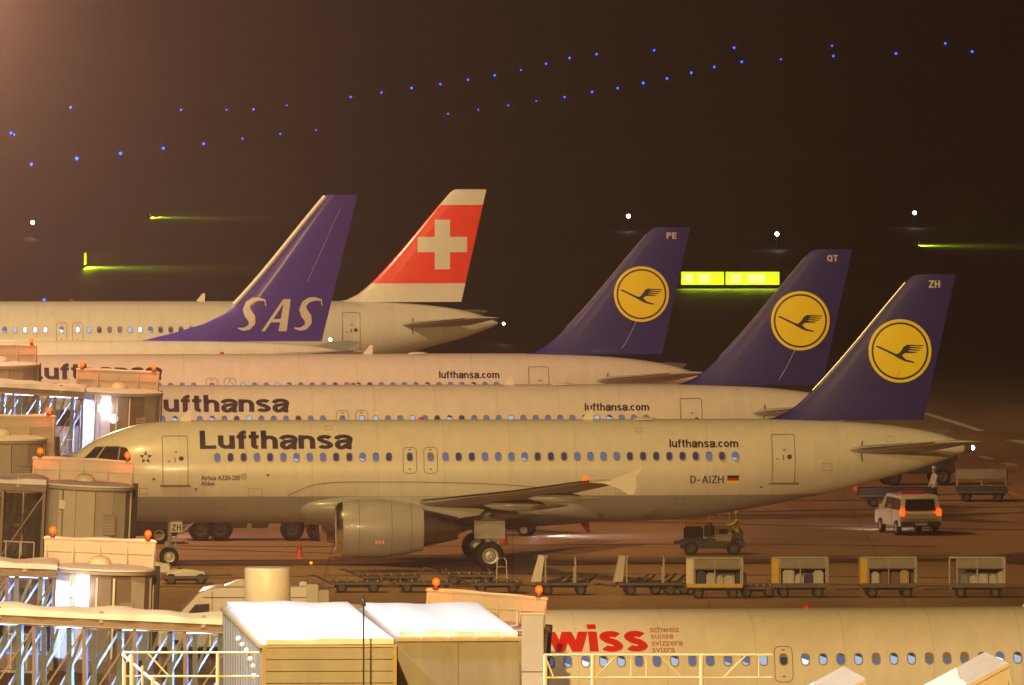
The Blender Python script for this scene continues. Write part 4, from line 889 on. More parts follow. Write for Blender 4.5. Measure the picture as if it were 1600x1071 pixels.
walkway_box('snow-roofed walkway box with louvred end and corrugated side, left of the pair', fl_, ANG, 3.5, 19.5, ZR, True, .10, 3, 1, True)
walkway_box('snow-roofed walkway box with plain panelled end, right of the pair', fr_, ANG, 3.28, 15.2, ZR, False, -.05, 9, 2, False)
# tall pale panel right of the boxes
t = thing('equipment_cabinet', 'tall pale cabinet between the snowy boxes and the wiss lettering', 'cabinet', px(833, 957, 6.45, None)); t.location.z = 0
MB().bbox(-.33,.30,-.35,.35,0,6.4,.02).build('cabinet_body', M['cream'], t); MB().box(-.34,.31,-.36,-.352,4.74,4.77).build('panel_joint', M['seam'], t)
MB().box(-.36,.33,-.38,.38,6.4,6.46).build('cabinet_cap', M['rail'], t); MB().tube([(-.45,-.3,6.5),(-.45,-.3,6.1),(-.75,-.3,6.05),(-.75,-.3,5.4)], .05, 8).build('pipe', M['rail'], t, smooth=50)
# vent stack
p = px(418, 887, 7.7); t = thing('vent_stack', 'round pale metal vent stack behind the snow-covered roofs', 'vent stack', (p.x, p.y, 0))
STK = mat('pale_spun_metal', (.84,.81,.75), .4, .0, var=.06)
MB().lathe([(0,.56),(6.72,.56),(6.74,.50)], 'z', n=40).build('pipe', STK, t, smooth=40)
MB().lathe([(6.72,.50),(6.70,.64),(6.76,.665),(7.66,.665),(7.70,.64),(7.72,.02)], 'z', n=44).build('cowl', STK, t, smooth=40); MB().lathe([(6.735,.668),(6.76,.675),(6.785,.668)], 'z', n=44).build('cowl_rim', M['rail'], t)
# thin aerial rod in front of the box
p = px(570, 1003, 7.2); t = thing('aerial_rod', 'thin dark rod rising in front of the snow-covered walkway boxes', 'rod', (p.x, p.y-3, 0))
MB().tube([(0,0,0),(0,0,8.6)], [.035,.02], 8).build('rod', M['kit'], t); MB().lathe([(8.3,.05),(8.35,.06),(8.45,.05),(8.5,.01)], 'z', n=10).build('tip', M['kit'], t); MB().lathe([(0,.2),(.1,.2),(.14,.05)], 'z', n=12).build('foot', M['kit'], t)
# ------------------------------------------------------------------ lattice railings
def truss(label, xa, xb, ytop, h, drop, d, posts, diags, ext=None):
    a = px(xa, 0, d=d); L_ = (xb-xa)*d/F; t = thing('lattice_railing', label, 'railing', (a.x, d, 0)); P = lambda q: (q-xa)*d/F
    zt_ = H-(ytop-YH)*d/F; zb = H-(ytop+drop-YH)*d/F
    MB().tube([(0,0,zt_),(L_,0,zt_)], .032, 8).build('top_rail', M['rail'], t, smooth=60); MB().tube([(0,0,zb),(L_,0,zb)], .030, 8).build('bottom_rail', M['rail'], t, smooth=60)
    for q, r_ in posts: MB().tube([(P(q),0,zb if r_ < .05 else 0),(P(q),0,zt_)], r_, 8).build('post', M['rail'], t, smooth=60)
    for q0, q1, up in diags: MB().tube([(P(q0),0,zt_ if up else zb),(P(q1),0,zb if up else zt_)], .026, 6).build('diagonal', M['rail'], t, smooth=60)
    return t, P, zt_, zb
truss('cream lattice railing across the cabin windows below the wiss lettering', 850, 1207, 1023.5, 0, 35.5, 366, [(852,.06),(926,.055),(986,.02),(1010,.02),(1096,.06),(1186,.022)], [(851,865,1),(964,930,1),(1030,1066,1),(1166,1130,1)])
t, P, zt_, zb = truss('cream stair railing in front of the blue-lit corridor at bottom left', 192, 408, 1020, 0, 37, 365, [(194,.055),(206,.02),(340,.05)], [(230,264,1)])
for k in range(7):
    x = .25+.29*k; zz = zt_-.06-.25*k; MB().tube([(x,-.5-.3*k,zz-1.4),(x,-.5-.3*k,zz)], .035 if k % 2 else .055, 8).build('stair_post', M['rail'], t, smooth=60)
MB().tube([(0,-.2,zt_-.05),(2.2,-2.5,zt_-1.75)], .045, 8).build('stair_handrail', M['rail'], t, smooth=60)
for k in range(6): MB().box(.2+.29*k,.5+.29*k,-1.8-.3*k,-.6-.3*k,zt_-1.35-.25*k,zt_-1.31-.25*k).build('stair_tread', M['galv'], t)
# ------------------------------------------------------------------ sloping stair canopies at the bottom right
def canopy(label, peak, corner, d, seed):
    a = px(*peak, d=d); b = px(*corner, d=d-1.6); t = thing('stair_canopy', label, 'canopy', (a.x, a.y, 0), 0, 'sloping stair canopies')
    z0 = a.z; run = Vector((-5.0, -.6, -2.65)); wv = Vector((b.x-a.x, b.y-a.y, b.z-a.z)); o = Vector((0,0,z0))
    c = [o, o+wv, o+wv+run, o+run]; dn = Vector((0,0,-.10))
    MB().add([*c, *[q+dn for q in c]], [(0,1,2,3),(7,6,5,4),(0,4,5,1),(1,5,6,2),(2,6,7,3),(3,7,4,0)]).build('roof_sheet', M['cream'], t)
    up = Vector((0,0,.012)); n = 14; vs = []; fs = []; rnd = random.Random(seed)
    for i in range(n+1):
        for j in range(6):
            e = 0.22*(j/5)+rnd.uniform(-.015,.015) if i == 0 else 0
            q = o+wv*(.02+.96*j/5)+run*(.16+e*.4+(.84-e*.4)*i/n)+up+Vector((0,0,.05 if 0 < i < n and 0 < j < 5 else .005)); vs.append(q)
    for i in range(n):
        for j in range(5): fs.append((i*6+j,(i+1)*6+j,(i+1)*6+j+1,i*6+j+1))
    MB().add(vs, fs).build('roof_snow', M['snow'], t, smooth=60)
    side = MB(); s0, s1 = o+wv+dn, o+wv+run+dn; side.add([s0, s1, Vector((s1.x,s1.y,max(0,s1.z-2.3))), Vector((s0.x,s0.y,s0.z-2.3)), s0+Vector((-.05,.05,0)), s1+Vector((-.05,.05,0)), Vector((s1.x-.05,s1.y+.05,max(0,s1.z-2.3))), Vector((s0.x-.05,s0.y+.05,s0.z-2.3))], [(0,1,2,3),(7,6,5,4),(0,4,5,1),(1,5,6,2),(2,6,7,3),(3,7,4,0)]).build('side_panel', M['cream'], t)
    e0, e1 = o+dn, o+wv+dn; MB().add([e0, e1, e1+Vector((.35,0,-2.2)), e0+Vector((.35,0,-2.2)), e0+Vector((-.05,0,0)), e1+Vector((-.05,0,0)), e1+Vector((.3,0,-2.2)), e0+Vector((.3,0,-2.2))], [(0,1,2,3),(7,6,5,4),(0,4,5,1),(1,5,6,2),(2,6,7,3),(3,7,4,0)]).build('end_panel', M['cream'], t)
    MB().tube([e0, e1, e1+run], .03, 6).build('edge_trim', mat('ochre_trim', (.42,.31,.12), .5, var=.12), t)
    for f in (.1, .8): MB().tube([(run*f+wv*.5+o)*1.0+Vector((0,0,-2.3)), Vector(((run*f+wv*.5).x,(run*f+wv*.5).y,0))], .09, 8).build('support_post', M['galv'], t)
canopy('smaller sloping snow-dusted stair canopy at the bottom edge below the cabin windows', (1318,1041), (1352,1060), 372, 2)
canopy('larger sloping snow-dusted stair canopy in the bottom right corner', (1539,1019), (1576,1036), 371, 4)

# ================================================================== GROUND VEHICLES AND EQUIPMENT
def van(loc):
    t = thing('high_roof_van', 'white high-roof van behind the round vent stack, only its roof in view', 'van', loc)
    prof = [(0.02,.45),(0.0,.95),(.25,1.15),(1.0,1.38),(1.15,1.62),(1.85,2.36),(2.05,2.47),(2.5,2.58),(5.9,2.62),(6.0,2.5),(6.02,.45)]
    n = len(prof); vs = []; W = [(-1.0,.0),(-.97,.03),(.97,.03),(1.0,.0)]
    cxp = sum(p[0] for p in prof)/n; czp = sum(p[1] for p in prof)/n
    for (y, s) in ((-.90,.06),(-.99,.012),(-1.0,0),(1.0,0),(.99,.012),(.90,.06)):
        for p in prof: vs.append((p[0]+(cxp-p[0])*s*.6, y, p[1]+(czp-p[1])*s))
    fs = [(i*n+k, i*n+(k+1)%n, (i+1)*n+(k+1)%n, (i+1)*n+k) for i in range(5) for k in range(n)]+[list(range(n)), [5*n+k for k in range(n)][::-1]]
    MB().add(vs, fs).build('body', M['van'], t, smooth=35)
    MB().add([(1.17,-.85,1.66),(1.17,.85,1.66),(1.86,.80,2.37),(1.86,-.80,2.37)], [(0,1,2,3)]).build('windscreen', M['cockpit'], t).location = (-.02,0,.02)
    MB().prism([(1.35,1.45),(1.75,1.95),(2.25,1.98),(2.25,1.45)], -1.012, -1.002).build('side_window', M['cockpit'], t)
    for x in (2.35, 3.9): MB().box(x-.008,x+.008,-1.008,-1.001,.5,2.45).build('door_seam', M['seam'], t)
    MB().box(2.0,5.95,-1.007,-1.001,2.20,2.22).build('roof_seam', M['seam'], t)
    mb = MB(); vs = [(2.75,-.45,2.58),(3.9,-.5,2.6),(3.9,.5,2.6),(2.75,.45,2.58),(3.25,-.4,2.78),(3.85,-.42,2.84),(3.85,.42,2.84),(3.25,.4,2.78)]
    mb.add(vs, [(0,3,2,1),(4,5,6,7),(0,1,5,4),(1,2,6,5),(2,3,7,6),(3,0,4,7)]).build('roof_unit', M['van'], t, smooth=20)
    MB().bbox(5.45,5.72,-.9,.9,2.58,2.76,.03).build('roof_light_housing', M['van'], t)
    for x in (1.05, 4.9):
        for y in (-.86,.86): wheel(t, 'wheel', (x,y,.35), .35, .24)
    MB().bbox(-.03,.15,-.6,.6,.55,.8,.02).build('grille', M['black'], t)
    return t
p = px(258, 946, 1.75); van((p.x-.6, 487, 0))
t = thing('equipment_box', 'pale equipment boxes at the rear end of the van roof', 'box', (px(497,920,d=484).x, 484, 0))
MB().bbox(-.42,.02,-.6,.6,0,2.80,.03).build('tall_box', M['cream'], t); MB().bbox(.03,.40,-.55,.55,0,2.60,.03).build('low_box', M['tan'], t)

def pickup(loc, rz):
    t = thing('service_car', 'white service car with glowing tail lights behind the ZH tail', 'car', loc, rz)
    # local +x is the car's front
    prof = [(-2.1,.42),(-2.14,.95),(-2.02,1.02),(-1.92,1.62),(-1.75,1.72),(.45,1.74),(.62,1.70),(1.25,1.10),(2.05,.98),(2.15,.85),(2.15,.42)]
    n = len(prof); vs = []
    for y, s in ((-.84,.05),(-.90,0),(.90,0),(.84,.05)):
        for p in prof: vs.append((p[0]*(1-s*.6), y*(.88 if p[1] > 1.2 else 1), p[1]-(p[1]-1)*s))
    fs = [(i*n+k, i*n+(k+1)%n, (i+1)*n+(k+1)%n, (i+1)*n+k) for i in range(3) for k in range(n)]+[list(range(n)), [3*n+k for k in range(n)][::-1]]
    MB().add(vs, fs).build('body', M['van'], t, smooth=30)
    MB().add([(-2.035,-.68,1.08),(-2.035,.68,1.08),(-1.95,.62,1.56),(-1.95,-.62,1.56)], [(0,1,2,3)]).build('rear_window', M['cockpit'], t)
    for s in (-1,1):
        MB().prism([(-1.75,1.10),(-1.65,1.58),(-.7,1.60),(-.7,1.10)], s*.905 if s>0 else -.915, s*.915 if s>0 else -.905).build('side_window', M['cockpit'], t).scale = (1,.915,1)
        MB().prism([(-.6,1.10),(-.6,1.60),(.4,1.60),(.85,1.10)], s*.905 if s>0 else -.915, s*.915 if s>0 else -.905).build('side_window', M['cockpit'], t).scale = (1,.915,1)
        MB().bbox(-2.16,-2.05,s*.80-.10,s*.80+.10,.86,1.14,.02).build('tail_light', M['core'], t)
        MB().bbox(.55,.75,s*1.0-.1,s*1.0+.1,1.08,1.26,.03).build('wing_mirror', M['van'], t)
        hl = MB().bbox(2.08,2.17,s*.68-.14,s*.68+.14,.72,.90,.03).build('headlight', M['whitelamp'], t)
        l = bpy.data.lights.new('headlight_beam', 'SPOT'); l.energy = 700; l.color = (.86,.88,1); l.spot_size = R(58); l.spot_blend = .7; l.shadow_soft_size = .08
        o = bpy.data.objects.new('headlight_beam', l); o.location = (2.25,s*.68,.8); o.rotation_euler = (R(0),R(-84),0); link(o, hl)
        for x in (-1.3,1.35): wheel(t, 'wheel', (x,s*.80,.33), .33, .22)
    MB().bbox(-2.24,-2.10,-.86,.86,.40,.62,.03).build('rear_bumper', M['steel'], t)
    MB().box(-2.255,-2.242,-.26,.26,.46,.57).build('number_plate', M['paleink'], t)
    MB().box(-2.15,-2.143,-.7,.7,.70,.715).build('tailgate_seam', M['seam'], t)
    MB().bbox(-.9,-.6,-.55,.55,1.74,1.86,.04).build('roof_light_bar', M['redtxt'], t)
    for s in (-1,1): MB().box(-.655,-.64,s*.901-.004,s*.901+.004,.5,1.08).build('door_seam', M['seam'], t); MB().box(-.5,-.35,s*.912-.012,s*.912+.012,.98,1.02).build('door_handle', M['steel'], t)
    MB().box(-1.93,-1.90,-.10,.0,1.22,1.38).build('dashboard_glow', glow('blue_screen_glow', (.05,.6,1.0), 3), t)
    return t
g = gnd(1421, 838); pickup((g.x, g.y+2.0, 0), R(103))

def person(name, label, loc, rz, jacket, pose='stand', legs='cloth', head=True):
    t = thing(name, label, 'person', loc, rz)
    def skin(nm, pts, edges, rads, m, parent):
        me = bpy.data.meshes.new(nm); me.from_pydata(pts, edges, []); o = bpy.data.objects.new(nm, me); C.objects.link(o)
        md = o.modifiers.new('s', 'SKIN'); sv = me.skin_vertices[0].data
        for i, r_ in enumerate(rads): sv[i].radius = r_ if isinstance(r_, tuple) else (r_, r_)
        sv[0].use_root = True; o.modifiers.new('d', 'SUBSURF').levels = 2
        dg = bpy.context.evaluated_depsgraph_get(); m2 = bpy.data.meshes.new_from_object(o.evaluated_get(dg)); bpy.data.objects.remove(o); bpy.data.meshes.remove(me)
        m2.materials.clear()
        for q in (m if isinstance(m, list) else [m]): m2.materials.append(q)
        for pl in m2.polygons:
            pl.use_smooth = True
            if isinstance(m, list):
                z = pl.center.z; y = abs(pl.center.y); pl.material_index = 2 if z > 1.47 else (1 if z > .86 else 0)
        return inst(nm, m2, parent)
    arm = {'stand': ((.06,-.27,1.12),(.14,-.28,.88)), 'reach': ((.26,-.22,1.22),(.48,-.12,1.25))}[pose]
    armr = (arm[0][0], -arm[0][1], arm[0][2]), (arm[1][0], -arm[1][1], arm[1][2])
    pts = [(0,0,.95),(0,0,1.15),(0,0,1.36),(.01,0,1.49),(.03,0,1.58),(.035,0,1.72),(0,-.19,1.38),arm[0],arm[1],(0,.19,1.38),armr[0],armr[1],(0,-.10,.88),(.04,-.11,.48),(-.01,-.12,.09),(.13,-.13,.05),(0,.10,.88),(-.03,.11,.48),(-.03,.12,.09),(.11,.13,.05)]
    ed = [(0,1),(1,2),(2,3),(3,4),(4,5),(2,6),(6,7),(7,8),(2,9),(9,10),(10,11),(0,12),(12,13),(13,14),(14,15),(0,16),(16,17),(17,18),(18,19)]
    rad = [(.13,.16),(.13,.17),(.12,.17),.06,.095,.09,.075,.055,.045,.075,.055,.045,.10,.075,.055,.045,.10,.075,.055,.045]
    b = skin('body', pts, ed, rad, [M[legs], M[jacket], M['skin']], t)
    MB().ball((.015,0,1.735), .108, n=14, sz=.8).build('cap', M[jacket], t, smooth=True)
    MB().lathe([(0,.175),(.03,.18),(.06,.175)], 'z', (0,0,1.02), 16).build('reflective_band', M['paleink'], t)
    for s in (-1, 1):
        hx, hy, hz = (arm if s < 0 else armr)[1]
        mb = MB().tube([(hx,hy,hz),(hx+.06,hy,hz-.05)], [.035,.03], 8)
        for k in range(4): mb.tube([(hx+.05,hy+(k-1.5)*.018,hz-.04),(hx+.10+.01*(k in (1,2)),hy+(k-1.5)*.02,hz-.10),(hx+.095,hy+(k-1.5)*.02,hz-.13)], .009, 6)
        mb.tube([(hx+.03,hy-s*.02,hz-.02),(hx+.08,hy-s*.05,hz-.06)], .010, 6); mb.build('hand', M['skin'], t, smooth=60)
    return t
def belt_loader(loc):
    t = thing('loading_tractor', 'dark loading tractor with raised railings under the ZH rear fuselage', 'tractor', loc)
    MB().bbox(-1.3,1.35,-.65,.65,.28,.62,.04).build('chassis', M['kit'], t)
    MB().bbox(-1.15,-.35,-.6,.6,.62,1.15,.06).build('engine_cover', M['kit'], t); MB().bbox(-.30,.12,-.6,.6,.62,1.32,.12).build('seat_block', M['steel'], t)
    MB().bbox(.15,.82,-.62,.62,.50,1.18,.03).build('cab_side', M['tarp'], t); MB().box(.30,.66,-.635,-.622,.86,1.08).build('side_emblem', M['ink'], t)
    MB().bbox(.85,1.30,-.6,.6,.62,1.0,.05).build('rear_cover', M['kit'], t)
    for (x0, x1, z0, z1) in ((-1.1,-.4,1.15,1.42),(-.10,.75,1.18,1.85)):
        for y in (-.55,.55):
            mb = MB(); mb.tube([(x0,y,z0),(x0,y,z1),(x1,y,z1-.08),(x1,y,z0)], .022, 6); mb.tube([(x0,y,(z0+z1)/2),(x1,y,(z0+z1)/2)], .018, 6); mb.tube([((x0+x1)/2,y,z0),((x0+x1)/2,y,z1)], .018, 6)
            mb.build('railing', M['kityellow'], t, smooth=60)
    MB().bar((-1.55,0,.5),(-1.2,0,.5),.9,.12).build('front_buffer', M['kit'], t)
    for x in (-.85,.9):
        for y in (-.6,.6): wheel(t, 'wheel', (x,y,.30), .30, .22, 'steel')
    return t
g = gnd(1112, 868); belt_loader((g.x, g.y+.6, 0)); g = gnd(1152, 868); person('person', 'person in a yellow safety jacket standing beside the dark loading tractor', (g.x, g.y+.2, 0), R(180), 'vest', 'reach')
g = gnd(1460, 792); person('person', 'person in a pale jacket standing behind the white service car', (g.x, g.y, 0), R(200), 'paleink')
p = px(108, 930, 3.9); person('person', 'person in a green vest inside the blue-lit bridge corridor', (p.x, bpos(160,842)[1]-.1, 3.27), R(200), 'greenvest')

BAGM = [mat('bag_%s' % n_, c, .65, var=.2) for n_, c in (('pale', (.55,.52,.48)), ('navy', (.04,.045,.13)), ('brown', (.20,.10,.05)), ('grey', (.25,.24,.25)), ('sand', (.45,.34,.2)))]
def cart_running_gear(t, L_=2.15, wid=1.3, bed=.50):
    ch = MB().box(-L_/2, L_/2, -wid/2, wid/2, bed-.10, bed).box(-L_/2+.1, L_/2-.1, -.08, .08, bed-.22, bed-.10).build('chassis', M['steel'], t)
    for x in (-L_*.30, L_*.32):
        MB().tube([(x,-wid/2+.1,.22),(x,wid/2-.1,.22)], .05, 8).bar((x,-.4,.22),(x,-.4,bed-.1),.1).bar((x,.4,.22),(x,.4,bed-.1),.1).build('axle', M['steel'], t)
        for y in (-wid/2+.08, wid/2-.08): wheel(t, 'wheel', (x,y,.215), .215, .14, 'steel')
    return ch
def drawbar(t, x, L_=.9, up=.0, s=-1): MB().tube([(x,0,.33),(x+s*L_*.8,0,.30+up),(x+s*L_,0,.30+up)], .035, 8).lathe([(-.02,.05),(.02,.05),(.02,.09),(-.02,.09),(-.02,.05)], 'z', (x+s*L_,0,.30+up), 14).build('drawbar', M['steel'], t, smooth=50)
def bag_cart(label, bags_label, xc, yg, endcol, nb, seed, bed_m='steel', L_=2.15, contents=(0,0,3,1)):
    g = gnd(xc, yg); t = thing('baggage_cart', label, 'baggage cart', (g.x, g.y+.65, 0), R(random.uniform(-3,3)), 'baggage carts in a row'); cart_running_gear(t, L_); drawbar(t, -L_/2)
    MB().bbox(-L_/2-.02, -L_/2+.26 if endcol != 'galv' else -L_/2+.04, -.66, .66, .50, 1.56, .03).build('end_panel', M[endcol], t); MB().bbox(L_/2-.05, L_/2+.02, -.64, .64, .50, 1.54, .02).build('end_panel', M['galv'], t)
    for x in (-L_/2+.3, 0, L_/2-.08):
        for y in (-.62,.62): MB().box(x-.02,x+.02,y-.02,y+.02,.50,1.54).build('post', M['galv'], t)
    MB().bbox(-L_/2+.27, L_/2-.06, -.60, -.585, 1.16, 1.52, .006).build('side_tarpaulin', M['tarp'], t); MB().bbox(-L_/2+.27, L_/2-.06, .585, .60, .52, 1.52, .006).build('back_tarpaulin', M['tarp'], t)
    MB().box(-L_/2, L_/2, -.68, .68, 1.54, 1.60).build('roof', M['galv'], t); MB().box(-L_/2+.27, L_/2-.06, -.655, -.625, 1.12, 1.16).build('side_rail', M['steel'], t)
    MB().box(-L_/2, L_/2, -.67, -.64, .44, .58).build('bed_edge', M[bed_m], t)
    rnd = random.Random(seed); x = -L_/2+.42; kb = 0
    while x < L_/2-.25:
        w_ = rnd.uniform(.26,.46); h_ = rnd.uniform(.38,.60); ci = rnd.choice(contents); m_ = BAGM[ci]; kb += 1
        b = thing('suitcase', ('pale','navy','brown','grey','sandy')[ci]+' '+bags_label+', '+('leftmost','second from left','third from left','fourth from left','fifth from left','sixth from left','seventh from left')[kb-1], 'suitcase', (t.location.x+x+w_/2, t.location.y-.22, .503), rnd.uniform(-.06,.06), 'bags in the carts')
        MB().bbox(-w_/2, w_/2, -.25, .25, 0, h_, .06).build('shell', m_, b, smooth=40); MB().tube([(-.07,-.05,h_-.01),(-.07,-.05,h_+.04),(.07,-.05,h_+.04),(.07,-.05,h_-.01)], .012, 6).build('handle', M['black'], b)
        x += w_+.03
    return t
bag_cart('baggage cart with a yellow floor edge directly below the loading tractor', 'bag in the cart directly below the loading tractor', 1117, 936, 'rail', 5, 1, 'kityellow', contents=(1,1,1,0))
bag_cart('baggage cart with a yellow end panel, second from the loading tractor', 'bag in the second roofed cart from the loading tractor', 1250, 935, 'kityellow', 5, 2, contents=(0,1,0,3))
bag_cart('baggage cart with a narrow yellow end, third from the loading tractor', 'bag in the third roofed cart from the loading tractor', 1388, 935, 'kityellow', 5, 3, contents=(2,2,0,4))
bag_cart('baggage cart packed with pale bags, rightmost of the row', 'bag in the rightmost roofed baggage cart', 1528, 935, 'galv', 5, 4, contents=(0,0,0,3))
g = gnd(1535, 785); t = thing('baggage_cart', 'empty roofed baggage cart standing alone right of the service car', 'baggage cart', (g.x, g.y+.7, 0), R(-4), 'baggage carts in a row'); cart_running_gear(t, 2.3); drawbar(t, -1.15)
for x in (-1.1,0,1.1):
    for y in (-.6,.6): MB().box(x-.02,x+.02,y-.02,y+.02,.5,1.45).build('post', M['galv'], t)
MB().bbox(-1.15,1.15,-.66,.66,1.02,1.46,.03).build('roof', M['tarp'], t); MB().box(-1.15,1.15,-.64,-.6,.5,.72).build('side_board', M['kit'], t)
def stake_cart(label, xc, yg, L_, panel_m, tilt, stuff_seed):
    g = gnd(xc, yg); t = thing('stake_cart', label, 'cart', (g.x, g.y+.6, 0), R(random.uniform(-4,4)), 'open flat carts'); cart_running_gear(t, L_); drawbar(t, -L_/2, .8, .12); x = -L_/2+.12
    MB().add([(x-.16-tilt,-.3,.52),(x+.16-tilt*.6,-.3,.52),(x+.20,-.3,1.52),(x-.02,-.3,1.55),(x-.16-tilt,.3,.52),(x+.16-tilt*.6,.3,.52),(x+.20,.3,1.52),(x-.02,.3,1.55)], [(0,1,2,3),(7,6,5,4),(0,4,5,1),(1,5,6,2),(2,6,7,3),(3,7,4,0)]).build('end_board', M[panel_m], t)
    MB().box(x+.2,x+.26,-.62,-.56,.5,1.55).ball((x+.30,-.59,1.50), .07).build('post', M['galv'], t); MB().box(L_*.2,L_*.2+.07,-.62,-.56,.5,1.50).ball((L_*.2+.04,-.59,1.52), .06).box(L_*.2-.05,L_*.2,-.6,-.57,.5,1.1).build('post', M['galv'], t)
    rnd = random.Random(stuff_seed); mb = MB()
    for k in range(9): x = rnd.uniform(-L_*.3,L_*.5); mb.bar((x,rnd.uniform(-.4,.2),.53),(x+rnd.uniform(.2,.5),rnd.uniform(-.4,.4),.60+rnd.uniform(0,.22)), .09, .05)
    mb.build('folded_tarpaulin', M['kit'], t); return t
stake_cart('open flat cart with an upright white end board, left of two', 880, 931, 2.1, 'whitepaint', .16, 1)
stake_cart('open flat cart with a leaning cream end board, right of two', 1014, 931, 2.5, 'cream', .10, 2)
def dolly(label, xc, yg, L_, seed, rz=0):
    g = gnd(xc, yg); t = thing('flat_dolly', label, 'dolly', (g.x, g.y+.6, 0), R(rz), 'low flat dollies'); cart_running_gear(t, L_, 1.3, .42); drawbar(t, -L_/2, .8, .35); rnd = random.Random(seed)
    for k in range(5): x = -L_/2+.2+k*(L_-.4)/4; MB().tube([(x,-.6,.47),(x,.6,.47)], .035, 8).build('roller', M['galv'], t, smooth=60)
    for x in (-L_/2+.05, L_/2-.05): [MB().bar((x,y,.45),(x+rnd.uniform(-.3,.3),y,.45+rnd.uniform(.15,.35)), .10, .04).build('stop_flap', M['steel'], t) for y in (-.5,.5)]
    return t
dolly('low dark dolly beside the van rear, leftmost of the dollies', 558, 927, 2.0, 1); dolly('low dark dolly behind the van, second from the left among the dollies', 610, 917, 2.3, 2, 4); dolly('low dark dolly under the engine, left of the red bridge lamp', 662, 927, 2.2, 3); dolly('low dark dolly behind the red bridge lamp below the main wheels', 735, 915, 2.0, 4, -4); dolly('low dark dolly beside the silver hand truck', 776, 928, 2.0, 5)
dolly('low dark dolly between the covered cart and the leaning end board', 1046, 930, 1.8, 6); dolly('low dark dolly squeezed between two covered baggage carts', 1183, 934, 1.4, 7)
# hand truck
g = gnd(784, 916); t = thing('hand_truck', 'silver hand truck standing below the main wheels', 'hand truck', (g.x, g.y, 0))
HM = mat('brushed_aluminium', (.6,.57,.5), .4, .6)
MB().tube([(-.22,0,.1),(-.18,.08,1.0),(-.10,.1,1.1),(.10,.1,1.1),(.18,.08,1.0),(.22,0,.1)], .025, 8).build('frame', HM, t, smooth=60)
for z in (.35,.75): MB().tube([(-.2,.04,z),(.2,.04,z)], .02, 6).build('cross_bar', HM, t)
MB().box(-.2,.2,-.25,.0,.05,.07).build('toe_plate', HM, t)
for s in (-1,1): wheel(t, 'wheel', (s*.2,.06,.12), .12, .05)
# snow-covered pallet dolly left
g = gnd(290, 914); t = thing('flat_dolly', 'flat dolly with lumpy snow on top in front of the nose wheel', 'dolly', (g.x, g.y+.6, 0), 0, 'low flat dollies'); cart_running_gear(t, 1.9, 1.3, .34); drawbar(t, .95, .8, .05, 1)
lumpy_slab(-.75,.75,-.5,.5,.345,.16,20,.05,8,.05).build('snow_cover', M['snow'], t, smooth=60)
g = gnd(237, 893); o = lumpy_slab(-.55,.75,-.8,.8,.0,.30,20,.09,12,.1).build('snow_pile', M['snow'], None, smooth=60); o.location = g; tag(o, 'small snow pile on the apron left of the nose wheel', 'snow pile')
# wheel chocks
g = gnd(270, 893); t = thing('wheel_chock', 'yellow and black chock at the nose wheel', 'chock', (g.x, g.y, 0)); MB().prism([(-.42,0),(.42,0),(.36,.14),(-.36,.14)], -.12, .12).build('block', M['black'], t); MB().box(-.25,.2,-.13,-.122,.05,.13).build('yellow_stripe', M['kityellow'], t)
# cones
def cone(label, xc, yg, s=1.0):
    g = gnd(xc, yg); t = thing('traffic_cone', label, 'traffic cone', (g.x, g.y, 0), 0, 'orange cones around the ZH airliner')
    MB().bbox(-.2*s,.2*s,-.2*s,.2*s,0,.05,.015).build('base', M['orange'], t); MB().lathe([(.05,.15*s),(.38*s,.095*s),(.74*s,.03*s),(.75*s,.001)], 'z', n=18).build('cone_body', M['orange'], t, smooth=40); MB().lathe([(.40*s,.096*s),(.40*s,.099*s),(.52*s,.078*s),(.52*s,.074*s)], 'z', n=18).build('reflective_band', M['brick'], t)
cone('orange cone in front of the near engine intake', 468, 873); cone('orange cone behind the main wheels', 788, 851, 1.0); 
g = gnd(486, 884); t = thing('stand_marker_lamp', 'tiny amber marker lamp on the apron left of the engine shadow', 'lamp', (g.x, g.y, 0)); MB().lathe([(0,.08),(.05,.07),(.06,.03)], 'z', n=12).build('base', M['steel'], t); MB().ball((0,0,.11), .055).build('lens', M['amber'], t, smooth=True)
# fuel truck behind the nose
def truck(loc):
    t = thing('tank_truck', 'dark truck behind the ZH fuselage, only wheels and chassis in view', 'truck', loc)
    MB().box(0,6.6,-.45,.45,.72,1.02).build('chassis', M['kit'], t); MB().bbox(-.2,1.7,-1.15,1.15,.75,2.7,.1).build('cab', M['kit'], t); MB().lathe([(1.9,.3),(1.95,1.0),(6.5,1.0),(6.55,.3)], 'x', (0,0,2.0), 28).build('tank', M['tarp'], t, smooth=40)
    MB().box(-.21,-.202,-.95,.95,1.7,2.45).build('windscreen', M['cockpit'], t)
    for x in (2.0,2.9): MB().bbox(x,x+.7,-1.1,-.6,.55,1.0,.03).build('side_tank', M['steel'], t)
    MB().box(3.85,3.95,-1.12,-1.08,.85,.98).build('side_reflector', M['orange'], t)
    for x in (.75,1.6,4.6,5.7):
        for y in (-.95,.95): wheel(t, 'wheel', (x,y,.5), .5, .32, 'steel')
    for x in (0.2,1.1,4.2,5.2): MB().box(x,x+.9,-1.1,-.75,1.0,1.06).build('mudguard', M['kit'], t)
    return t
g = gnd(285, 846); truck((g.x, g.y+1.1, 0))
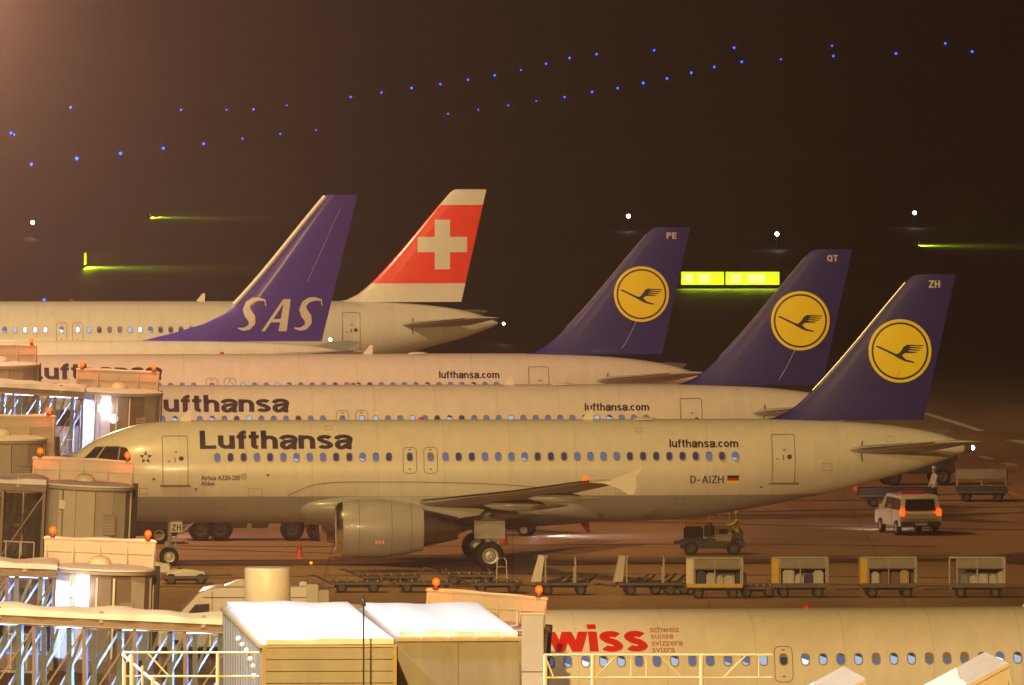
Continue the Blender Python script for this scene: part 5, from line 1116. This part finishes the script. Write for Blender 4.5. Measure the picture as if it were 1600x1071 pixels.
# pushback tug left of the nose wheel
g = gnd(215, 851); t = thing('pushback_tug', 'low white tug with two amber lamps behind the nose wheel', 'tug', (g.x, g.y+.9, 0))
MB().bbox(-2.4,1.7,-.95,.95,.35,.95,.08).build('body', M['kit'], t); MB().bbox(-2.3,-1.0,-.8,.8,.95,1.55,.08).build('cab', M['van'], t); MB().bbox(-.5,1.72,-.97,-.9,.98,1.30,.02).build('lamp_panel', M['paleink'], t)
for x in (.28,1.30): MB().bbox(x-.14,x+.14,-1.03,-.975,1.02,1.26,.03).build('amber_lamp', M['amber'], t)
MB().bbox(.50,1.12,-.985,-.975,1.06,1.22,.005).build('red_plate', M['brick'], t)
for x in (-1.6,.9):
    for y in (-.85,.85): wheel(t, 'wheel', (x,y,.4), .4, .3)
# tug with headlights behind the belly
g = gnd(838, 838); t = thing('headlight_tug', 'small dark tug with one bright headlight behind the ZH belly', 'tug', (g.x-.6, g.y+.4, 0), R(-12))
MB().bbox(-1.6,.5,-.6,.6,.3,.85,.06).build('body', M['kit'], t); MB().bbox(-1.5,-.8,-.5,.5,.85,1.2,.05).build('seat', M['kit'], t)
for s in (-1,1):
    hl = MB().lathe([(0,.001),(.02,.09),(0,.11),(-.06,.11)], 'x', (.54,s*.42,.66), 16).build('headlight', M['whitelamp'], t, smooth=30)
    l = bpy.data.lights.new('headlight_beam', 'SPOT'); l.energy = 450; l.color = (.80,.84,1); l.spot_size = R(95); l.spot_blend = .8; l.shadow_soft_size = .08
    o = bpy.data.objects.new('headlight_beam', l); o.location = (.62,s*.42,.68); o.rotation_euler = (0,R(-78),0); link(o, hl)
for x in (-1.2,.2):
    for y in (-.55,.55): wheel(t, 'wheel', (x,y,.28), .28, .2)
# low trailer and dark vehicle beyond the tail
g = gnd(1400, 793); t = thing('flat_trailer', 'dark flat trailer behind the white service car', 'trailer', (g.x, g.y+.8, 0), R(2)); cart_running_gear(t, 3.4, 1.5, .55); drawbar(t, -1.7); MB().bbox(-1.65,1.65,-.7,.7,.55,.85,.05).build('load_bed', M['kit'], t); MB().bbox(-1.9,-1.7,-.3,.3,.7,1.0,.03).build('rear_lamp', M['redtxt'], t)
g = gnd(1440, 758); t = thing('service_truck', 'dark service truck under the ZH tail cone', 'truck', (g.x, g.y, 0), R(8))
MB().bbox(-2.2,1.4,-.9,.9,.55,1.0,.06).build('chassis', M['kit'], t); MB().bbox(.4,1.5,-.9,.9,1.0,2.1,.1).build('cab', M['kit'], t); MB().bbox(-2.2,.3,-.9,.9,1.0,1.5,.05).build('load_bed', M['kit'], t)
for x in (-1.5,.8):
    for y in (-.8,.8): wheel(t, 'wheel', (x,y,.42), .42, .3, 'steel')
# ================================================================== AIRFIELD LIGHTS AND SIGNS
def sign(label, x0, x1, ytop, ybot, faces, spill=420):
    g = gnd((x0+x1)/2, ybot+5); d = g.y; t = thing('taxiway_sign', label, 'sign', (g.x, d, 0)); w_ = (x1-x0)*d/F; h_ = (ybot-ytop)*d/F; z0 = .22
    a = -w_/2
    for f, marks in faces:
        b = a+w_*f; bx = MB().bbox(a+.03, b-.03, -.16, .16, z0, z0+h_, .03).build('housing', M['kit'], t); MB().bbox(a+.06, b-.06, -.175, -.162, z0+.04, z0+h_-.04, .005).build('lit_face', M['signface'], bx)
        for q0, q1 in marks: MB().bbox(a+(b-a)*q0, a+(b-a)*q1, -.184, -.178, z0+.2, z0+h_-.2, .002).build('glyph', M['signtxt'], bx)
        for x in (a+.3, b-.3): MB().tube([(x,0,0),(x,0,z0)], .04, 8).build('stub_leg', M['steel'], t)
        l = bpy.data.lights.new('lamp_light', 'AREA'); l.shape = 'RECTANGLE'; l.size = b-a-.2; l.size_y = h_*.8; l.energy = spill*f; l.color = (.62,.9,.02)
        o = bpy.data.objects.new('lamp_light', l); o.location = ((a+b)/2, -.21, z0+h_/2); o.rotation_euler = (R(-55),0,0); link(o, bx); a = b
    return t
sign('double glowing yellow-green taxiway sign behind the QT tail fin', 1063, 1219, 424, 446, [(.445, ((.08,.28),(.40,.66))), (.555, ((.10,.30),(.42,.72)))])
def edge_sign(label, x, ytop, ybot, w_=3.2, spill=2600, vertical=True):
    g = gnd(x, ybot+1); t = thing('taxiway_sign', label, 'sign', (g.x, g.y, 0), R(91 if not vertical else 89)); h_ = max(.16, (ybot-ytop)*g.y/F)
    hs = MB().bbox(-w_/2, w_/2, -.14, .14, .15, .15+h_, .02).build('housing', M['kit'], t)
    MB().bbox(-w_/2+.05, w_/2-.05, -.155, -.142, .2, .1+h_, .005).build('lit_face', M['signface'], hs)
    for s in (-1,1): MB().tube([(s*w_*.35,0,0),(s*w_*.35,0,.2)], .04, 8).build('stub_leg', M['steel'], t)
    l = bpy.data.lights.new('lamp_light', 'AREA'); l.shape = 'RECTANGLE'; l.size = w_; l.size_y = h_; l.energy = spill; l.color = (.55,.85,.02)
    o = bpy.data.objects.new('lamp_light', l); o.location = (0,-.2,.2+h_/2); o.rotation_euler = (R(-82),0,0); link(o, hs)
edge_sign('edge-on green-glowing sign left of the purple tail fin', 130, 397, 417); edge_sign('faint edge-on green sign above the left edge-on one', 232, 336, 339, 3.2, 1700, False); edge_sign('edge-on green sign near the right picture edge', 1432, 379, 383, 3.2, 1700, False)
def field_lamp(label, x, y, r_, m, height, group, name='field_lamp'):
    p = px(x, y, height); t = thing(name, label, 'lamp', (p.x, p.y, 0), 0, group)
    MB().lathe([(0,.14),(.04,.14),(.06,.04),(height-r_*.6,.035),(height-r_*.5,.08)], 'z', n=8).build('stem', M['steel'], t); MB().ball((0,0,height), r_, n=10).build('lens', m, t, smooth=True); return t
for (x, y, lb) in ((51,348,'bright white field lamp at the left edge'), (982,338,'bright white field lamp above the PE tail code'), (1214,366,'bright white field lamp above the yellow-green sign'), (1429,333,'bright white field lamp at the upper right'), (787,506,'small white lamp right of the red tail cone'), (516,531,'small white lamp right of the SAS lettering')):
    field_lamp(lb, x, y, .15 if y < 400 else .08, M['whitelamp'], 1.2 if x != 516 else 4.6, 'white field lamps')
BL = [(69,469,2.2),(110,168,2),(17,208,2),(22,211,1.6),(49,257,2.4),(120,248,2.8),(188,240,2.5),(255,232,2.2),(318,225,1.9),(379,217,1.5),(438,210,1.3),(283,172,1.6),(354,172,1),(396,171,1.6),(448,165,.9),(494,204,.9),(548,152,1.5),(596,145,1.5),(643,138,1.9),(688,132,1.6),(731,125,1.6),(773,118,1.6),(814,110,1.3),(853,100,1.6),(890,91,1.8),(932,85,1.7),(1022,79,1.7),(1147,75,2),(1300,72,1.5),(1302,88,1.8),(1220,93,1.3),(1400,84,1.9),(1477,68,1.9),(1519,81,2.1),(1159,97,1.9),(1116,105,1.8),(1080,114,1.9),(1042,123,1.9),(1005,130,2),(965,138,1.7),(925,144,1.7),(882,152,1.4),(838,158,1),(794,165,1),(747,172,1),(700,178,1)]
proto = None
for (x, y, s) in BL:
    p = px(x, y, .4)
    if proto is None:
        proto = thing('taxiway_light', 'small blue taxiway edge light glowing out on the dark field', 'lamp', p, 0, 'blue taxiway edge lights'); proto.location.z = 0
        MB().lathe([(0,.14),(.04,.14),(.06,.04),(.32,.035),(.34,.08)], 'z', n=8).build('stem', M['steel'], proto); MB().ball((0,0,.4), 1.0, n=10).build('lens', M['bluelamp'], proto, smooth=True); c = proto
    else: c = copy_tree(proto); c.location = (p.x, p.y, 0)
    for ch in c.children:
        if ch.name.startswith('lens'):
            r_ = min(.42, s*.85*p.y/F); ch.scale = (r_, r_, r_); ch.location = (0,0,.4-.4*r_)
# the light just above the far fuselage is one of these taxiway lights
# ================================================================== HAZE
hz = MB().box(-2400, 2600, -20, 5200, -2.0, 60).build('haze', None); hz.data.materials.clear()
hm = bpy.data.materials.new('thin_night_haze'); hm.use_nodes = True; n = hm.node_tree.nodes; n.remove(n['Principled BSDF'])
pv = n.new('ShaderNodeVolumePrincipled'); pv.inputs['Color'].default_value = (.92,.84,.83,1); pv.inputs['Density'].default_value = 0.00021; pv.inputs['Anisotropy'].default_value = 0.78
hm.node_tree.links.new(pv.outputs[0], n['Material Output'].inputs['Volume']); hz.data.materials.append(hm); tag(hz, 'thin brown night haze over the whole airfield', 'haze', kind='stuff')
